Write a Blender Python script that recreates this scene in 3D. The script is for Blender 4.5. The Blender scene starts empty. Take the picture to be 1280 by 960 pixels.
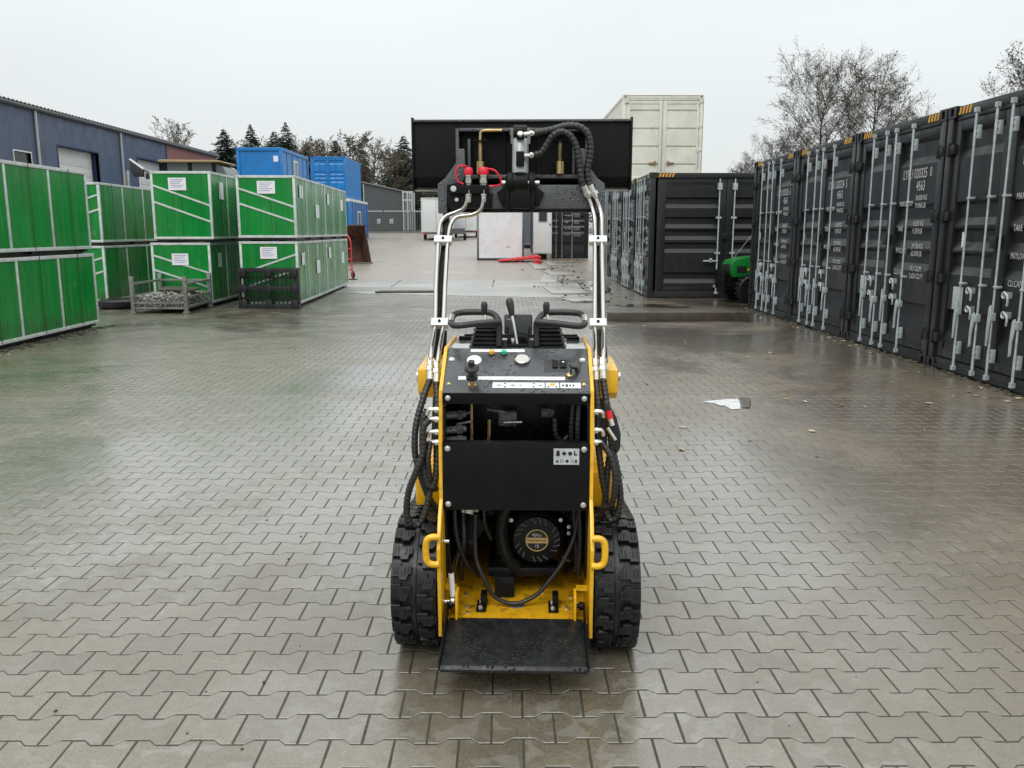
import bpy, bmesh, math, random
from math import sin, cos, pi, radians, sqrt, atan2
from mathutils import Vector, Matrix
random.seed(7)
scene = bpy.context.scene
R = radians

# ------------------------------------------------------------------ camera
cam_d = bpy.data.cameras.new('camera')
cam_d.sensor_width = 36.0
cam_d.lens = 29.53
cam_d.clip_start = 0.05
cam_d.clip_end = 2000.0
cam = bpy.data.objects.new('camera', cam_d)
scene.collection.objects.link(cam)
cam.location = (0.0, 0.0, 1.55)
cam.rotation_euler = (pi / 2 - 0.1796, 0.0, -0.0066)
scene.camera = cam

# ------------------------------------------------------------------ sky: thin blue sky behind a closed overcast layer
SUN_EL, SUN_AZ = R(52), R(200)
world = bpy.data.worlds.new('World')
scene.world = world
world.use_nodes = True
wt = world.node_tree
wt.nodes.clear()
def wn(t): return wt.nodes.new(t)
w_out = wn('ShaderNodeOutputWorld')
w_bg = wn('ShaderNodeBackground')
w_bg.inputs['Strength'].default_value = 0.1
w_sky = wn('ShaderNodeTexSky')
w_sky.sky_type = 'NISHITA'
w_sky.sun_disc = False
w_sky.sun_elevation = SUN_EL
w_sky.sun_rotation = SUN_AZ
w_tc = wn('ShaderNodeTexCoord')
w_sep = wn('ShaderNodeSeparateXYZ')
wt.links.new(w_tc.outputs['Generated'], w_sep.inputs[0])
w_cl = wn('ShaderNodeClamp')
wt.links.new(w_sep.outputs['Z'], w_cl.inputs['Value'])
# overcast luminance grows from the horizon to the zenith (CIE overcast sky)
w_sq = wn('ShaderNodeMath'); w_sq.operation = 'POWER'
wt.links.new(w_cl.outputs[0], w_sq.inputs[0])
w_sq.inputs[1].default_value = 1.8
w_grad = wn('ShaderNodeMath'); w_grad.operation = 'MULTIPLY_ADD'
wt.links.new(w_sq.outputs[0], w_grad.inputs[0])
w_grad.inputs[1].default_value = 2.0
w_grad.inputs[2].default_value = 1.0
w_map = wn('ShaderNodeMapping')
w_map.inputs['Scale'].default_value = (1.0, 1.0, 3.0)
wt.links.new(w_tc.outputs['Generated'], w_map.inputs[0])
w_no = wn('ShaderNodeTexNoise')
w_no.inputs['Scale'].default_value = 1.7
w_no.inputs['Detail'].default_value = 4
wt.links.new(w_map.outputs[0], w_no.inputs['Vector'])
w_cld = wn('ShaderNodeMapRange')
w_cld.inputs['From Min'].default_value = 0.3
w_cld.inputs['From Max'].default_value = 0.7
w_cld.inputs['To Min'].default_value = 0.94
w_cld.inputs['To Max'].default_value = 1.05
wt.links.new(w_no.outputs['Fac'], w_cld.inputs['Value'])
w_mul = wn('ShaderNodeMath'); w_mul.operation = 'MULTIPLY'
wt.links.new(w_grad.outputs[0], w_mul.inputs[0])
wt.links.new(w_cld.outputs[0], w_mul.inputs[1])
w_col = wn('ShaderNodeVectorMath'); w_col.operation = 'SCALE'
w_col.inputs[0].default_value = (7.45, 7.85, 7.85)
wt.links.new(w_mul.outputs[0], w_col.inputs['Scale'])
w_mix = wn('ShaderNodeMix'); w_mix.data_type = 'RGBA'
w_mix.inputs['Factor'].default_value = 0.96
wt.links.new(w_sky.outputs[0], w_mix.inputs['A'])
wt.links.new(w_col.outputs[0], w_mix.inputs['B'])
wt.links.new(w_mix.outputs['Result'], w_bg.inputs['Color'])
wt.links.new(w_bg.outputs[0], w_out.inputs[0])

# ------------------------------------------------------------------ veiled sun
sun_d = bpy.data.lights.new('sun', 'SUN')
sun_d.energy = 1.2
sun_d.angle = R(35)
sun_d.color = (1.0, 0.97, 0.93)
sun = bpy.data.objects.new('sun', sun_d)
scene.collection.objects.link(sun)
sun_dir = Vector((sin(SUN_AZ) * cos(SUN_EL), cos(SUN_AZ) * cos(SUN_EL), sin(SUN_EL)))
sun.rotation_euler = (-sun_dir).to_track_quat('-Z', 'Y').to_euler()
sun.location = (0, 0, 30)

scene.view_settings.view_transform = 'Standard'
scene.view_settings.look = 'None'
scene.view_settings.exposure = 0.08
scene.view_settings.gamma = 1.0
scene.cycles.max_bounces = 8
scene.cycles.transparent_max_bounces = 12

# ================================================================== helpers
COL = scene.collection
def thing(name, label, cat, loc=(0, 0, 0), rotz=0.0, group=None):
    o = bpy.data.objects.new(name, None)
    o.empty_display_size = 0.2
    COL.objects.link(o)
    o.location = loc
    o.rotation_euler = (0, 0, rotz)
    tag(o, label, cat, group)
    return o
def tag(o, label=None, cat=None, group=None, kind=None):
    if label: o['label'] = label
    if cat: o['category'] = cat
    if group: o['group'] = group
    if kind: o['kind'] = kind
    return o
def link(name, mesh, parent=None, loc=None, rot=None, mat=None):
    o = bpy.data.objects.new(name, mesh)
    COL.objects.link(o)
    if parent is not None: o.parent = parent
    if loc is not None: o.location = loc
    if rot is not None: o.rotation_euler = rot
    return o

def spline(pts, k=8):
    """Catmull-Rom through pts."""
    P = [Vector(p) for p in pts]
    Q = [P[0] * 2 - P[1]] + P + [P[-1] * 2 - P[-2]]
    out = []
    for i in range(1, len(Q) - 2):
        for j in range(k):
            t = j / k
            a, b, c, d = Q[i - 1], Q[i], Q[i + 1], Q[i + 2]
            out.append(0.5 * ((2 * b) + (c - a) * t + (2 * a - 5 * b + 4 * c - d) * t * t + (3 * b - a - 3 * c + d) * t ** 3))
    out.append(P[-1])
    return out
def resample(P, step):
    out = [P[0].copy()]
    acc = 0.0
    for a, b in zip(P, P[1:]):
        L = (b - a).length
        if L < 1e-9: continue
        s = step - acc
        while s <= L:
            out.append(a + (b - a) * (s / L)); s += step
        acc = L - (s - step)
    out.append(P[-1].copy())
    return out

class MB:
    def __init__(s):
        s.v = []; s.f = []
    def add(s, V, F):
        n = len(s.v)
        s.v += [tuple(p) for p in V]
        s.f += [tuple(i + n for i in f) for f in F]
        return s
    def box(s, x0, x1, y0, y1, z0, z1):
        if x0 > x1: x0, x1 = x1, x0
        if y0 > y1: y0, y1 = y1, y0
        if z0 > z1: z0, z1 = z1, z0
        return s.add([(x0, y0, z0), (x1, y0, z0), (x1, y1, z0), (x0, y1, z0), (x0, y0, z1), (x1, y0, z1), (x1, y1, z1), (x0, y1, z1)],
                     [(0, 3, 2, 1), (4, 5, 6, 7), (0, 1, 5, 4), (1, 2, 6, 5), (2, 3, 7, 6), (3, 0, 4, 7)])
    def obox(s, c, size, rot=(0, 0, 0)):
        m = Matrix.Translation(Vector(c)) @ (Matrix.Rotation(rot[2], 4, 'Z') @ Matrix.Rotation(rot[1], 4, 'Y') @ Matrix.Rotation(rot[0], 4, 'X'))
        h = [d / 2 for d in size]
        V = [m @ Vector((x * h[0], y * h[1], z * h[2])) for z in (-1, 1) for x, y in ((-1, -1), (1, -1), (1, 1), (-1, 1))]
        return s.add(V, [(0, 3, 2, 1), (4, 5, 6, 7), (0, 1, 5, 4), (1, 2, 6, 5), (2, 3, 7, 6), (3, 0, 4, 7)])
    def prism(s, poly, axis, a, b):
        """extrude a 2D polygon along an axis: 'x' -> poly is (y,z), 'y' -> (x,z), 'z' -> (x,y)"""
        n = len(poly)
        def mk(p, t):
            if axis == 'x': return (t, p[0], p[1])
            if axis == 'y': return (p[0], t, p[1])
            return (p[0], p[1], t)
        V = [mk(p, a) for p in poly] + [mk(p, b) for p in poly]
        F = [tuple(range(n)), tuple(reversed(range(n, 2 * n)))]
        for i in range(n):
            j = (i + 1) % n
            F.append((i, i + n, j + n, j))
        return s.add(V, F)
    def tube(s, pts, r, n=8, cap=True, rf=None, flat=1.0):
        P = [Vector(p) for p in pts]
        m = len(P)
        T = []
        for i in range(m):
            d = P[min(i + 1, m - 1)] - P[max(i - 1, 0)]
            T.append(d.normalized() if d.length > 1e-9 else Vector((0, 0, 1)))
        u = T[0].orthogonal().normalized()
        base = len(s.v)
        for i in range(m):
            u = (u - T[i] * u.dot(T[i]))
            u = u.normalized() if u.length > 1e-6 else T[i].orthogonal().normalized()
            w = T[i].cross(u)
            rr = r[i] if isinstance(r, (list, tuple)) else r
            if rf: rr = rf(i / max(1, m - 1), i)
            for k in range(n):
                a = 2 * pi * k / n
                s.v.append(tuple(P[i] + u * (rr * cos(a)) + w * (rr * flat * sin(a))))
        for i in range(m - 1):
            for k in range(n):
                k2 = (k + 1) % n
                s.f.append((base + i * n + k, base + i * n + k2, base + (i + 1) * n + k2, base + (i + 1) * n + k))
        if cap:
            s.f.append(tuple(base + k for k in reversed(range(n))))
            s.f.append(tuple(base + (m - 1) * n + k for k in range(n)))
        return s
    def cyl(s, p0, p1, r, n=12, r1=None):
        return s.tube([p0, p1], [r, r if r1 is None else r1], n)
    def lathe(s, prof, o, d, n=24):
        """prof: [(radius, height along d)], closed ends where radius is 0"""
        o = Vector(o); d = Vector(d).normalized()
        u = d.orthogonal().normalized(); w = d.cross(u)
        base = len(s.v)
        for r, h in prof:
            for k in range(n):
                a = 2 * pi * k / n
                s.v.append(tuple(o + d * h + u * (r * cos(a)) + w * (r * sin(a))))
        for i in range(len(prof) - 1):
            for k in range(n):
                k2 = (k + 1) % n
                s.f.append((base + i * n + k, base + i * n + k2, base + (i + 1) * n + k2, base + (i + 1) * n + k))
        if prof[0][0] > 1e-6: s.f.append(tuple(base + k for k in reversed(range(n))))
        if prof[-1][0] > 1e-6: s.f.append(tuple(base + (len(prof) - 1) * n + k for k in range(n)))
        return s
    def quad(s, a, b, c, d):
        return s.add([a, b, c, d], [(0, 1, 2, 3)])
    def mesh(s, name, mat, bevel=0.0, seg=2, smooth=35):
        me = bpy.data.meshes.new(name)
        me.from_pydata(s.v, [], s.f)
        bm = bmesh.new(); bm.from_mesh(me)
        bmesh.ops.remove_doubles(bm, verts=bm.verts, dist=1e-6)
        bmesh.ops.recalc_face_normals(bm, faces=bm.faces)
        if bevel > 0:
            ed = [e for e in bm.edges if len(e.link_faces) == 2 and e.calc_face_angle(0) > R(30)]
            bmesh.ops.bevel(bm, geom=ed, offset=bevel, segments=seg, affect='EDGES', clamp_overlap=True, profile=0.6)
        bm.to_mesh(me); bm.free()
        if smooth:
            for p in me.polygons: p.use_smooth = True
            me.set_sharp_from_angle(angle=R(smooth))
        if mat: me.materials.append(MATS[mat] if isinstance(mat, str) else mat)
        return me
    def build(s, name, mat, parent=None, bevel=0.0, seg=2, smooth=35, loc=None, rot=None):
        return link(name, s.mesh(name, mat, bevel, seg, smooth), parent, loc, rot)

MESH = {}
def cached(key, name, mat, parent, fn, loc=None, rot=None, bevel=0.0, seg=2, smooth=35):
    """alike pieces share one mesh"""
    if key not in MESH:
        mb = MB(); fn(mb)
        MESH[key] = mb.mesh(name, mat, bevel, seg, smooth)
    return link(name, MESH[key], parent, loc, rot)

def text_mesh(txt, size, mat, align='LEFT', sx=0.72, extrude=0.0006, spacing=1.0):
    key = ('txt', txt, size, mat, align, sx)
    if key in MESH: return MESH[key]
    cu = bpy.data.curves.new('lettering', 'FONT')
    cu.body = txt; cu.size = size; cu.align_x = align
    cu.extrude = extrude; cu.resolution_u = 2; cu.space_character = spacing
    ob = bpy.data.objects.new('lettering', cu)
    COL.objects.link(ob)
    dg = bpy.context.evaluated_depsgraph_get()
    me = bpy.data.meshes.new_from_object(ob.evaluated_get(dg))
    bpy.data.objects.remove(ob); bpy.data.curves.remove(cu)
    for v in me.vertices: v.co.x *= sx
    me.materials.clear(); me.materials.append(MATS[mat])
    MESH[key] = me
    return me
def text(txt, size, mat, parent, loc, rot=(pi / 2, 0, 0), align='LEFT', sx=0.72):
    return link('lettering', text_mesh(txt, size, mat, align, sx), parent, loc, rot)

def copy_tree(o, parent=None):
    c = o.copy(); COL.objects.link(c)
    if parent is not None: c.parent = parent
    for ch in list(o.children): copy_tree(ch, c)
    return c

# ================================================================== materials
MATS = {}
class NT:
    def __init__(s, name):
        m = bpy.data.materials.new(name); m.use_nodes = True
        s.m = m; s.t = m.node_tree; s.t.nodes.clear()
        s.out = s.n('ShaderNodeOutputMaterial')
        s.p = s.n('ShaderNodeBsdfPrincipled')
        s.l(s.p.outputs[0], s.out.inputs[0])
        s.geo = s.n('ShaderNodeNewGeometry')
        s.pos = s.geo.outputs['Position']
    def n(s, t, **k):
        nd = s.t.nodes.new(t)
        for a, b in k.items(): setattr(nd, a, b)
        return nd
    def l(s, a, b): s.t.links.new(a, b)
    def set(s, sock, v):
        if hasattr(v, 'is_linked') or isinstance(v, bpy.types.NodeSocket): s.l(v, sock)
        else: sock.default_value = v
    def noise(s, scale, detail=3, rough=0.55, vec=None, dist=0.0, stretch=None):
        nd = s.n('ShaderNodeTexNoise')
        nd.inputs['Scale'].default_value = scale
        nd.inputs['Detail'].default_value = detail
        nd.inputs['Roughness'].default_value = rough
        nd.inputs['Distortion'].default_value = dist
        v = vec or s.pos
        if stretch:
            mp = s.n('ShaderNodeMapping'); mp.inputs['Scale'].default_value = stretch
            s.l(v, mp.inputs[0]); v = mp.outputs[0]
        s.l(v, nd.inputs['Vector'])
        return nd.outputs['Fac']
    def rng(s, x, a, b, c, d, smooth=False):
        nd = s.n('ShaderNodeMapRange')
        if smooth: nd.interpolation_type = 'SMOOTHSTEP'
        s.set(nd.inputs['Value'], x)
        for k, v in zip(('From Min', 'From Max', 'To Min', 'To Max'), (a, b, c, d)): nd.inputs[k].default_value = v
        return nd.outputs[0]
    def math(s, op, a, b=0.0, c=0.0, clamp=False):
        nd = s.n('ShaderNodeMath', operation=op); nd.use_clamp = clamp
        s.set(nd.inputs[0], a); s.set(nd.inputs[1], b)
        if len(nd.inputs) > 2: s.set(nd.inputs[2], c)
        return nd.outputs[0]
    def mix(s, f, a, b, blend='MIX'):
        nd = s.n('ShaderNodeMix', data_type='RGBA', blend_type=blend)
        s.set(nd.inputs['Factor'], f)
        for k, v in (('A', a), ('B', b)):
            if isinstance(v, (tuple, list)): nd.inputs[k].default_value = (v[0], v[1], v[2], 1)
            else: s.l(v, nd.inputs[k])
        return nd.outputs['Result']
    def bump(s, hgt, strength=0.3, dist=0.01, normal=None):
        nd = s.n('ShaderNodeBump')
        nd.inputs['Strength'].default_value = strength
        nd.inputs['Distance'].default_value = dist
        s.l(hgt, nd.inputs['Height'])
        if normal: s.l(normal, nd.inputs['Normal'])
        return nd.outputs[0]
    def xyz(s):
        nd = s.n('ShaderNodeSeparateXYZ'); s.l(s.pos, nd.inputs[0]); return nd.outputs
    def done(s, name, **k):
        for a, b in k.items():
            s.set(s.p.inputs[a.replace('_', ' ')], (b[0], b[1], b[2], 1) if isinstance(b, (tuple, list)) else b)
        MATS[name] = s.m
        return s.m

def simple(name, col, rough=0.5, metal=0.0, var=0.15, vs=4.0, bump=0.0, bs=80.0, bd=0.002, rvar=0.12, coat=0.0, streak=0.0, dirt=None, dirt_amt=0.3, drops=0.0, spec=0.5):
    n = NT(name)
    a = n.noise(vs, 5, 0.6)
    f = n.rng(a, 0.3, 0.7, 0, 1)
    c = n.mix(f, tuple(x * (1 - var) for x in col), tuple(min(1, x * (1 + var)) for x in col))
    if streak:
        st = n.noise(1.0, 4, 0.6, stretch=(14, 14, 0.7))
        c = n.mix(n.rng(st, 0.45, 0.75, 0, streak), c, tuple(x * 0.55 for x in col))
    if dirt:
        dn = n.noise(vs * 2.3, 6, 0.65)
        c = n.mix(n.rng(dn, 0.5, 0.72, 0, dirt_amt), c, dirt)
    b = n.noise(vs * 3.1, 3)
    r = n.rng(b, 0.3, 0.7, max(0.02, rough - rvar), min(1, rough + rvar))
    nrm = None
    if bump: nrm = n.bump(n.noise(bs, 3), bump, bd)
    if drops:
        vo = n.n('ShaderNodeTexVoronoi', feature='F1'); vo.inputs['Scale'].default_value = 70.0
        n.l(n.pos, vo.inputs['Vector'])
        hgt = n.rng(vo.outputs['Distance'], 0.0, 0.42, 1, 0, True)
        msk = n.rng(n.noise(9.0, 3), 0.46, 0.6, 0, 1)
        hh = n.math('MULTIPLY', hgt, msk)
        nrm = n.bump(hh, drops, 0.007, nrm)
        r = n.mix(n.rng(hh, 0.02, 0.3, 0, 1), r, (0.05, 0.05, 0.05))
    k = dict(Base_Color=c, Roughness=r, Metallic=metal, Specular_IOR_Level=spec)
    if coat: k['Coat_Weight'] = coat; k['Coat_Roughness'] = 0.06
    if nrm: k['Normal'] = nrm
    return n.done(name, **k)

simple('black_paint', (0.006, 0.006, 0.0065), 0.42, var=0.25, vs=6, bump=0.05, bs=400, bd=0.001, spec=0.15)
simple('black_paint_wet', (0.045, 0.046, 0.050), 0.27, var=0.3, vs=9, drops=0.9, rvar=0.1)
simple('black_tray', (0.012, 0.013, 0.014), 0.4, var=0.4, vs=14, drops=0.9, rvar=0.14, dirt=(0.04, 0.04, 0.04), dirt_amt=0.45, spec=0.3)
simple('dark_steel_wet', (0.075, 0.078, 0.082), 0.32, var=0.3, vs=12, drops=0.8, rvar=0.12)
simple('yellow_paint', (0.74, 0.40, 0.006), 0.32, var=0.10, vs=7, coat=0.3, rvar=0.12, streak=0.3, dirt=(0.16, 0.10, 0.02), dirt_amt=0.5)
simple('yellow_floor', (0.55, 0.29, 0.006), 0.38, var=0.15, vs=10, dirt=(0.035, 0.024, 0.010), dirt_amt=1.0, rvar=0.12)
simple('rubber', (0.008, 0.008, 0.009), 0.36, var=0.35, vs=14, rvar=0.16, bump=0.15, bs=120, dirt=(0.022, 0.022, 0.021), dirt_amt=0.4, spec=0.32)
simple('hose_rubber', (0.014, 0.014, 0.015), 0.42, var=0.3, vs=30)
simple('black_plastic', (0.014, 0.014, 0.015), 0.45, var=0.25, vs=20, bump=0.1, bs=300)
simple('engine_black', (0.005, 0.005, 0.006), 0.33, var=0.3, vs=16, spec=0.3)
simple('wet_sheen_deck', (0.24, 0.245, 0.25), 0.16, var=0.3, vs=14, coat=0.9, rvar=0.08)  # black deck: sky reflection put into the pale base, wet coat on top
simple('cylinder_grey', (0.30, 0.31, 0.32), 0.25, var=0.2, vs=14, coat=0.6)
simple('chrome', (0.42, 0.405, 0.375), 0.13, metal=1.0, var=0.08, rvar=0.06)
simple('zinc', (0.62, 0.62, 0.58), 0.34, metal=0.9, var=0.15, vs=30)
simple('white_zinc', (0.66, 0.68, 0.69), 0.42, metal=0.2, var=0.1, vs=20)
simple('brass', (0.5, 0.38, 0.17), 0.35, metal=0.9, var=0.15, vs=30)
simple('red_plastic', (0.62, 0.012, 0.03), 0.4, var=0.1)
simple('red_paint', (0.55, 0.03, 0.035), 0.5, var=0.15, vs=6)
simple('orange_lens', (0.75, 0.36, 0.02), 0.2, var=0.05)
simple('green_lens', (0.01, 0.45, 0.22), 0.2, var=0.05)
simple('print_white', (0.66, 0.66, 0.65), 0.45, var=0.1, vs=25)
simple('patch_white', (0.55, 0.56, 0.56), 0.25, var=0.2, vs=12)
simple('stencil_white', (0.46, 0.46, 0.45), 0.5, var=0.25, vs=30)
simple('print_grey', (0.42, 0.43, 0.45), 0.35, var=0.15, vs=40)
simple('print_black', (0.012, 0.012, 0.012), 0.45, var=0.1)
simple('badge_ink', (0.16, 0.10, 0.03), 0.5)
simple('print_gold', (0.55, 0.40, 0.16), 0.4, var=0.1)
simple('container_black', (0.015, 0.0155, 0.0165), 0.36, var=0.15, vs=2.2, rvar=0.08, dirt=(0.032, 0.03, 0.028), dirt_amt=0.3, spec=0.36, streak=0.3, bump=0.03, bs=30, bd=0.003)
simple('container_gasket', (0.008, 0.008, 0.008), 0.6)
simple('container_white', (0.64, 0.63, 0.55), 0.45, var=0.1, vs=2.0, dirt=(0.34, 0.27, 0.16), dirt_amt=0.22, rvar=0.08)
simple('rust_edge', (0.30, 0.17, 0.09), 0.7, var=0.5, vs=5)
simple('container_blue', (0.005, 0.17, 0.48), 0.42, var=0.12, vs=1.6, dirt=(0.03, 0.09, 0.2), dirt_amt=0.5)
simple('cabin_blue', (0.012, 0.10, 0.33), 0.42, var=0.12, vs=1.6)
simple('galvanised', (0.54, 0.57, 0.55), 0.45, metal=0.25, var=0.2, vs=9)
simple('lock_galv', (0.42, 0.47, 0.48), 0.36, metal=0.3, var=0.2, vs=14)
simple('hazard_yellow', (0.65, 0.33, 0.03), 0.5, var=0.1)
simple('paper', (0.72, 0.72, 0.76), 0.6, var=0.05)
simple('paper_ink', (0.22, 0.22, 0.34), 0.7, var=0.2)
simple('tarp_strap', (0.03, 0.05, 0.02), 0.6)
simple('timber_dark', (0.055, 0.042, 0.032), 0.45, var=0.4, vs=6, bump=0.3, bs=20)
simple('pallet_black', (0.012, 0.012, 0.013), 0.4, var=0.3, vs=10)
simple('stillage_steel', (0.22, 0.22, 0.20), 0.5, metal=0.4, var=0.3, vs=8, dirt=(0.12, 0.09, 0.06), dirt_amt=0.5)
simple('scrap', (0.30, 0.295, 0.275), 0.45, metal=0.5, var=0.5, vs=14)
simple('rusty_brown', (0.075, 0.036, 0.024), 0.6, var=0.45, vs=4, dirt=(0.12, 0.06, 0.04), dirt_amt=0.5)
simple('cladding_blue', (0.060, 0.084, 0.140), 0.5, var=0.08, vs=0.7, streak=0.12)
simple('trim_dark', (0.07, 0.075, 0.085), 0.55, var=0.1)
simple('trim_blue', (0.012, 0.022, 0.075), 0.5, var=0.1)
simple('roof_grey', (0.2, 0.19, 0.175), 0.7, var=0.15, vs=2)
simple('door_white', (0.60, 0.61, 0.60), 0.5, var=0.06, vs=1.0)
simple('pipe_grey', (0.40, 0.41, 0.42), 0.5, var=0.08)
simple('panel_white', (0.68, 0.695, 0.71), 0.4, var=0.06, vs=1.2, dirt=(0.4, 0.4, 0.39), dirt_amt=0.4)
simple('cabin_grey', (0.10, 0.11, 0.125), 0.55, var=0.1)
simple('hall_grey', (0.062, 0.068, 0.072), 0.6, var=0.08)
simple('fence_grey', (0.055, 0.058, 0.055), 0.55, var=0.15)
simple('tractor_green', (0.006, 0.15, 0.022), 0.3, var=0.08, coat=0.3)
simple('tractor_yellow', (0.55, 0.33, 0.01), 0.4, var=0.08)
simple('vehicle_tan', (0.30, 0.20, 0.10), 0.5, var=0.15)
simple('vehicle_body', (0.42, 0.41, 0.38), 0.5, var=0.15)
simple('bark', (0.045, 0.035, 0.027), 0.85, var=0.35, vs=8, bump=0.4, bs=25, bd=0.01)
simple('twig', (0.06, 0.042, 0.032), 0.85, var=0.35, vs=3)
simple('twig_brown', (0.115, 0.092, 0.07), 0.85, var=0.4, vs=0.6)
simple('soil', (0.05, 0.045, 0.03), 0.7, var=0.4, vs=5)

def foliage(name, c1, c2, trans=0.25):
    n = NT(name)
    f = n.math('FRACT', n.math('ADD', n.geo.outputs['Random Per Island'], n.noise(0.7, 2)))
    c = n.mix(f, c1, c2)
    n.done(name, Base_Color=c, Roughness=0.7)
    return n
foliage('needles', (0.042, 0.065, 0.05), (0.085, 0.115, 0.085))
foliage('dry_leaves', (0.05, 0.042, 0.02), (0.11, 0.09, 0.04))
foliage('hedge_leaves', (0.03, 0.036, 0.016), (0.08, 0.066, 0.032))
foliage('fallen_leaf', (0.16, 0.075, 0.02), (0.42, 0.36, 0.22))

def glassy(name, tint, rough=0.05):
    n = NT(name)
    n.done(name, Base_Color=tint, Roughness=rough, IOR=1.45)
glassy('glass_dark', (0.02, 0.024, 0.026))
glassy('glass_pale', (0.10, 0.12, 0.12), 0.08)
glassy('gauge_glass', (0.5, 0.51, 0.52), 0.1)

# green coated ply of the crates: rain streaks with striped reflections painted in, scuffs
n = NT('crate_green')
a = n.noise(1.3, 4)
c = n.mix(n.rng(a, 0.3, 0.7, 0, 1), (0.004, 0.175, 0.028), (0.007, 0.235, 0.038))
st = n.noise(1.0, 5, 0.65, stretch=(9, 9, 0.5))
c = n.mix(n.rng(st, 0.52, 0.74, 0, 0.5), c, (0.09, 0.19, 0.08))
st2 = n.noise(1.0, 4, 0.6, stretch=(16, 16, 0.4))
c = n.mix(n.rng(st2, 0.5, 0.7, 0, 0.5), c, (0.004, 0.085, 0.018))
sc = n.noise(5.0, 6, 0.7)
c = n.mix(n.rng(sc, 0.60, 0.74, 0, 0.45), c, (0.16, 0.24, 0.14))
zz_ = n.xyz()[2]
grime = n.math('MULTIPLY', n.rng(zz_, 0.05, 0.5, 1, 0, True), n.rng(n.noise(6.0, 5, 0.7), 0.35, 0.65, 0.1, 0.75))
c = n.mix(grime, c, (0.035, 0.05, 0.022))
n.done('crate_green', Base_Color=c, Specular_IOR_Level=0.26, Roughness=n.rng(n.noise(3.0, 4), 0.3, 0.7, 0.13, 0.3), Normal=n.bump(n.noise(1.0, 2, stretch=(5, 5, 0.5)), 0.5, 0.02))

# brick gable of the warehouse
n = NT('brick_wall')
bt = n.n('ShaderNodeTexBrick')
mp = n.n('ShaderNodeMapping'); mp.inputs['Rotation'].default_value = (0, R(90), R(90))
cx = n.n('ShaderNodeCombineXYZ'); sp = n.xyz()
n.l(sp[1], cx.inputs[0]); n.l(sp[2], cx.inputs[1])
n.l(cx.outputs[0], bt.inputs['Vector'])
bt.inputs['Scale'].default_value = 4.3
bt.inputs['Color1'].default_value = (0.30, 0.125, 0.10, 1)
bt.inputs['Color2'].default_value = (0.235, 0.09, 0.075, 1)
bt.inputs['Mortar'].default_value = (0.22, 0.15, 0.13, 1)
n.done('brick_wall', Base_Color=bt.outputs['Color'], Roughness=0.85)

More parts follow.
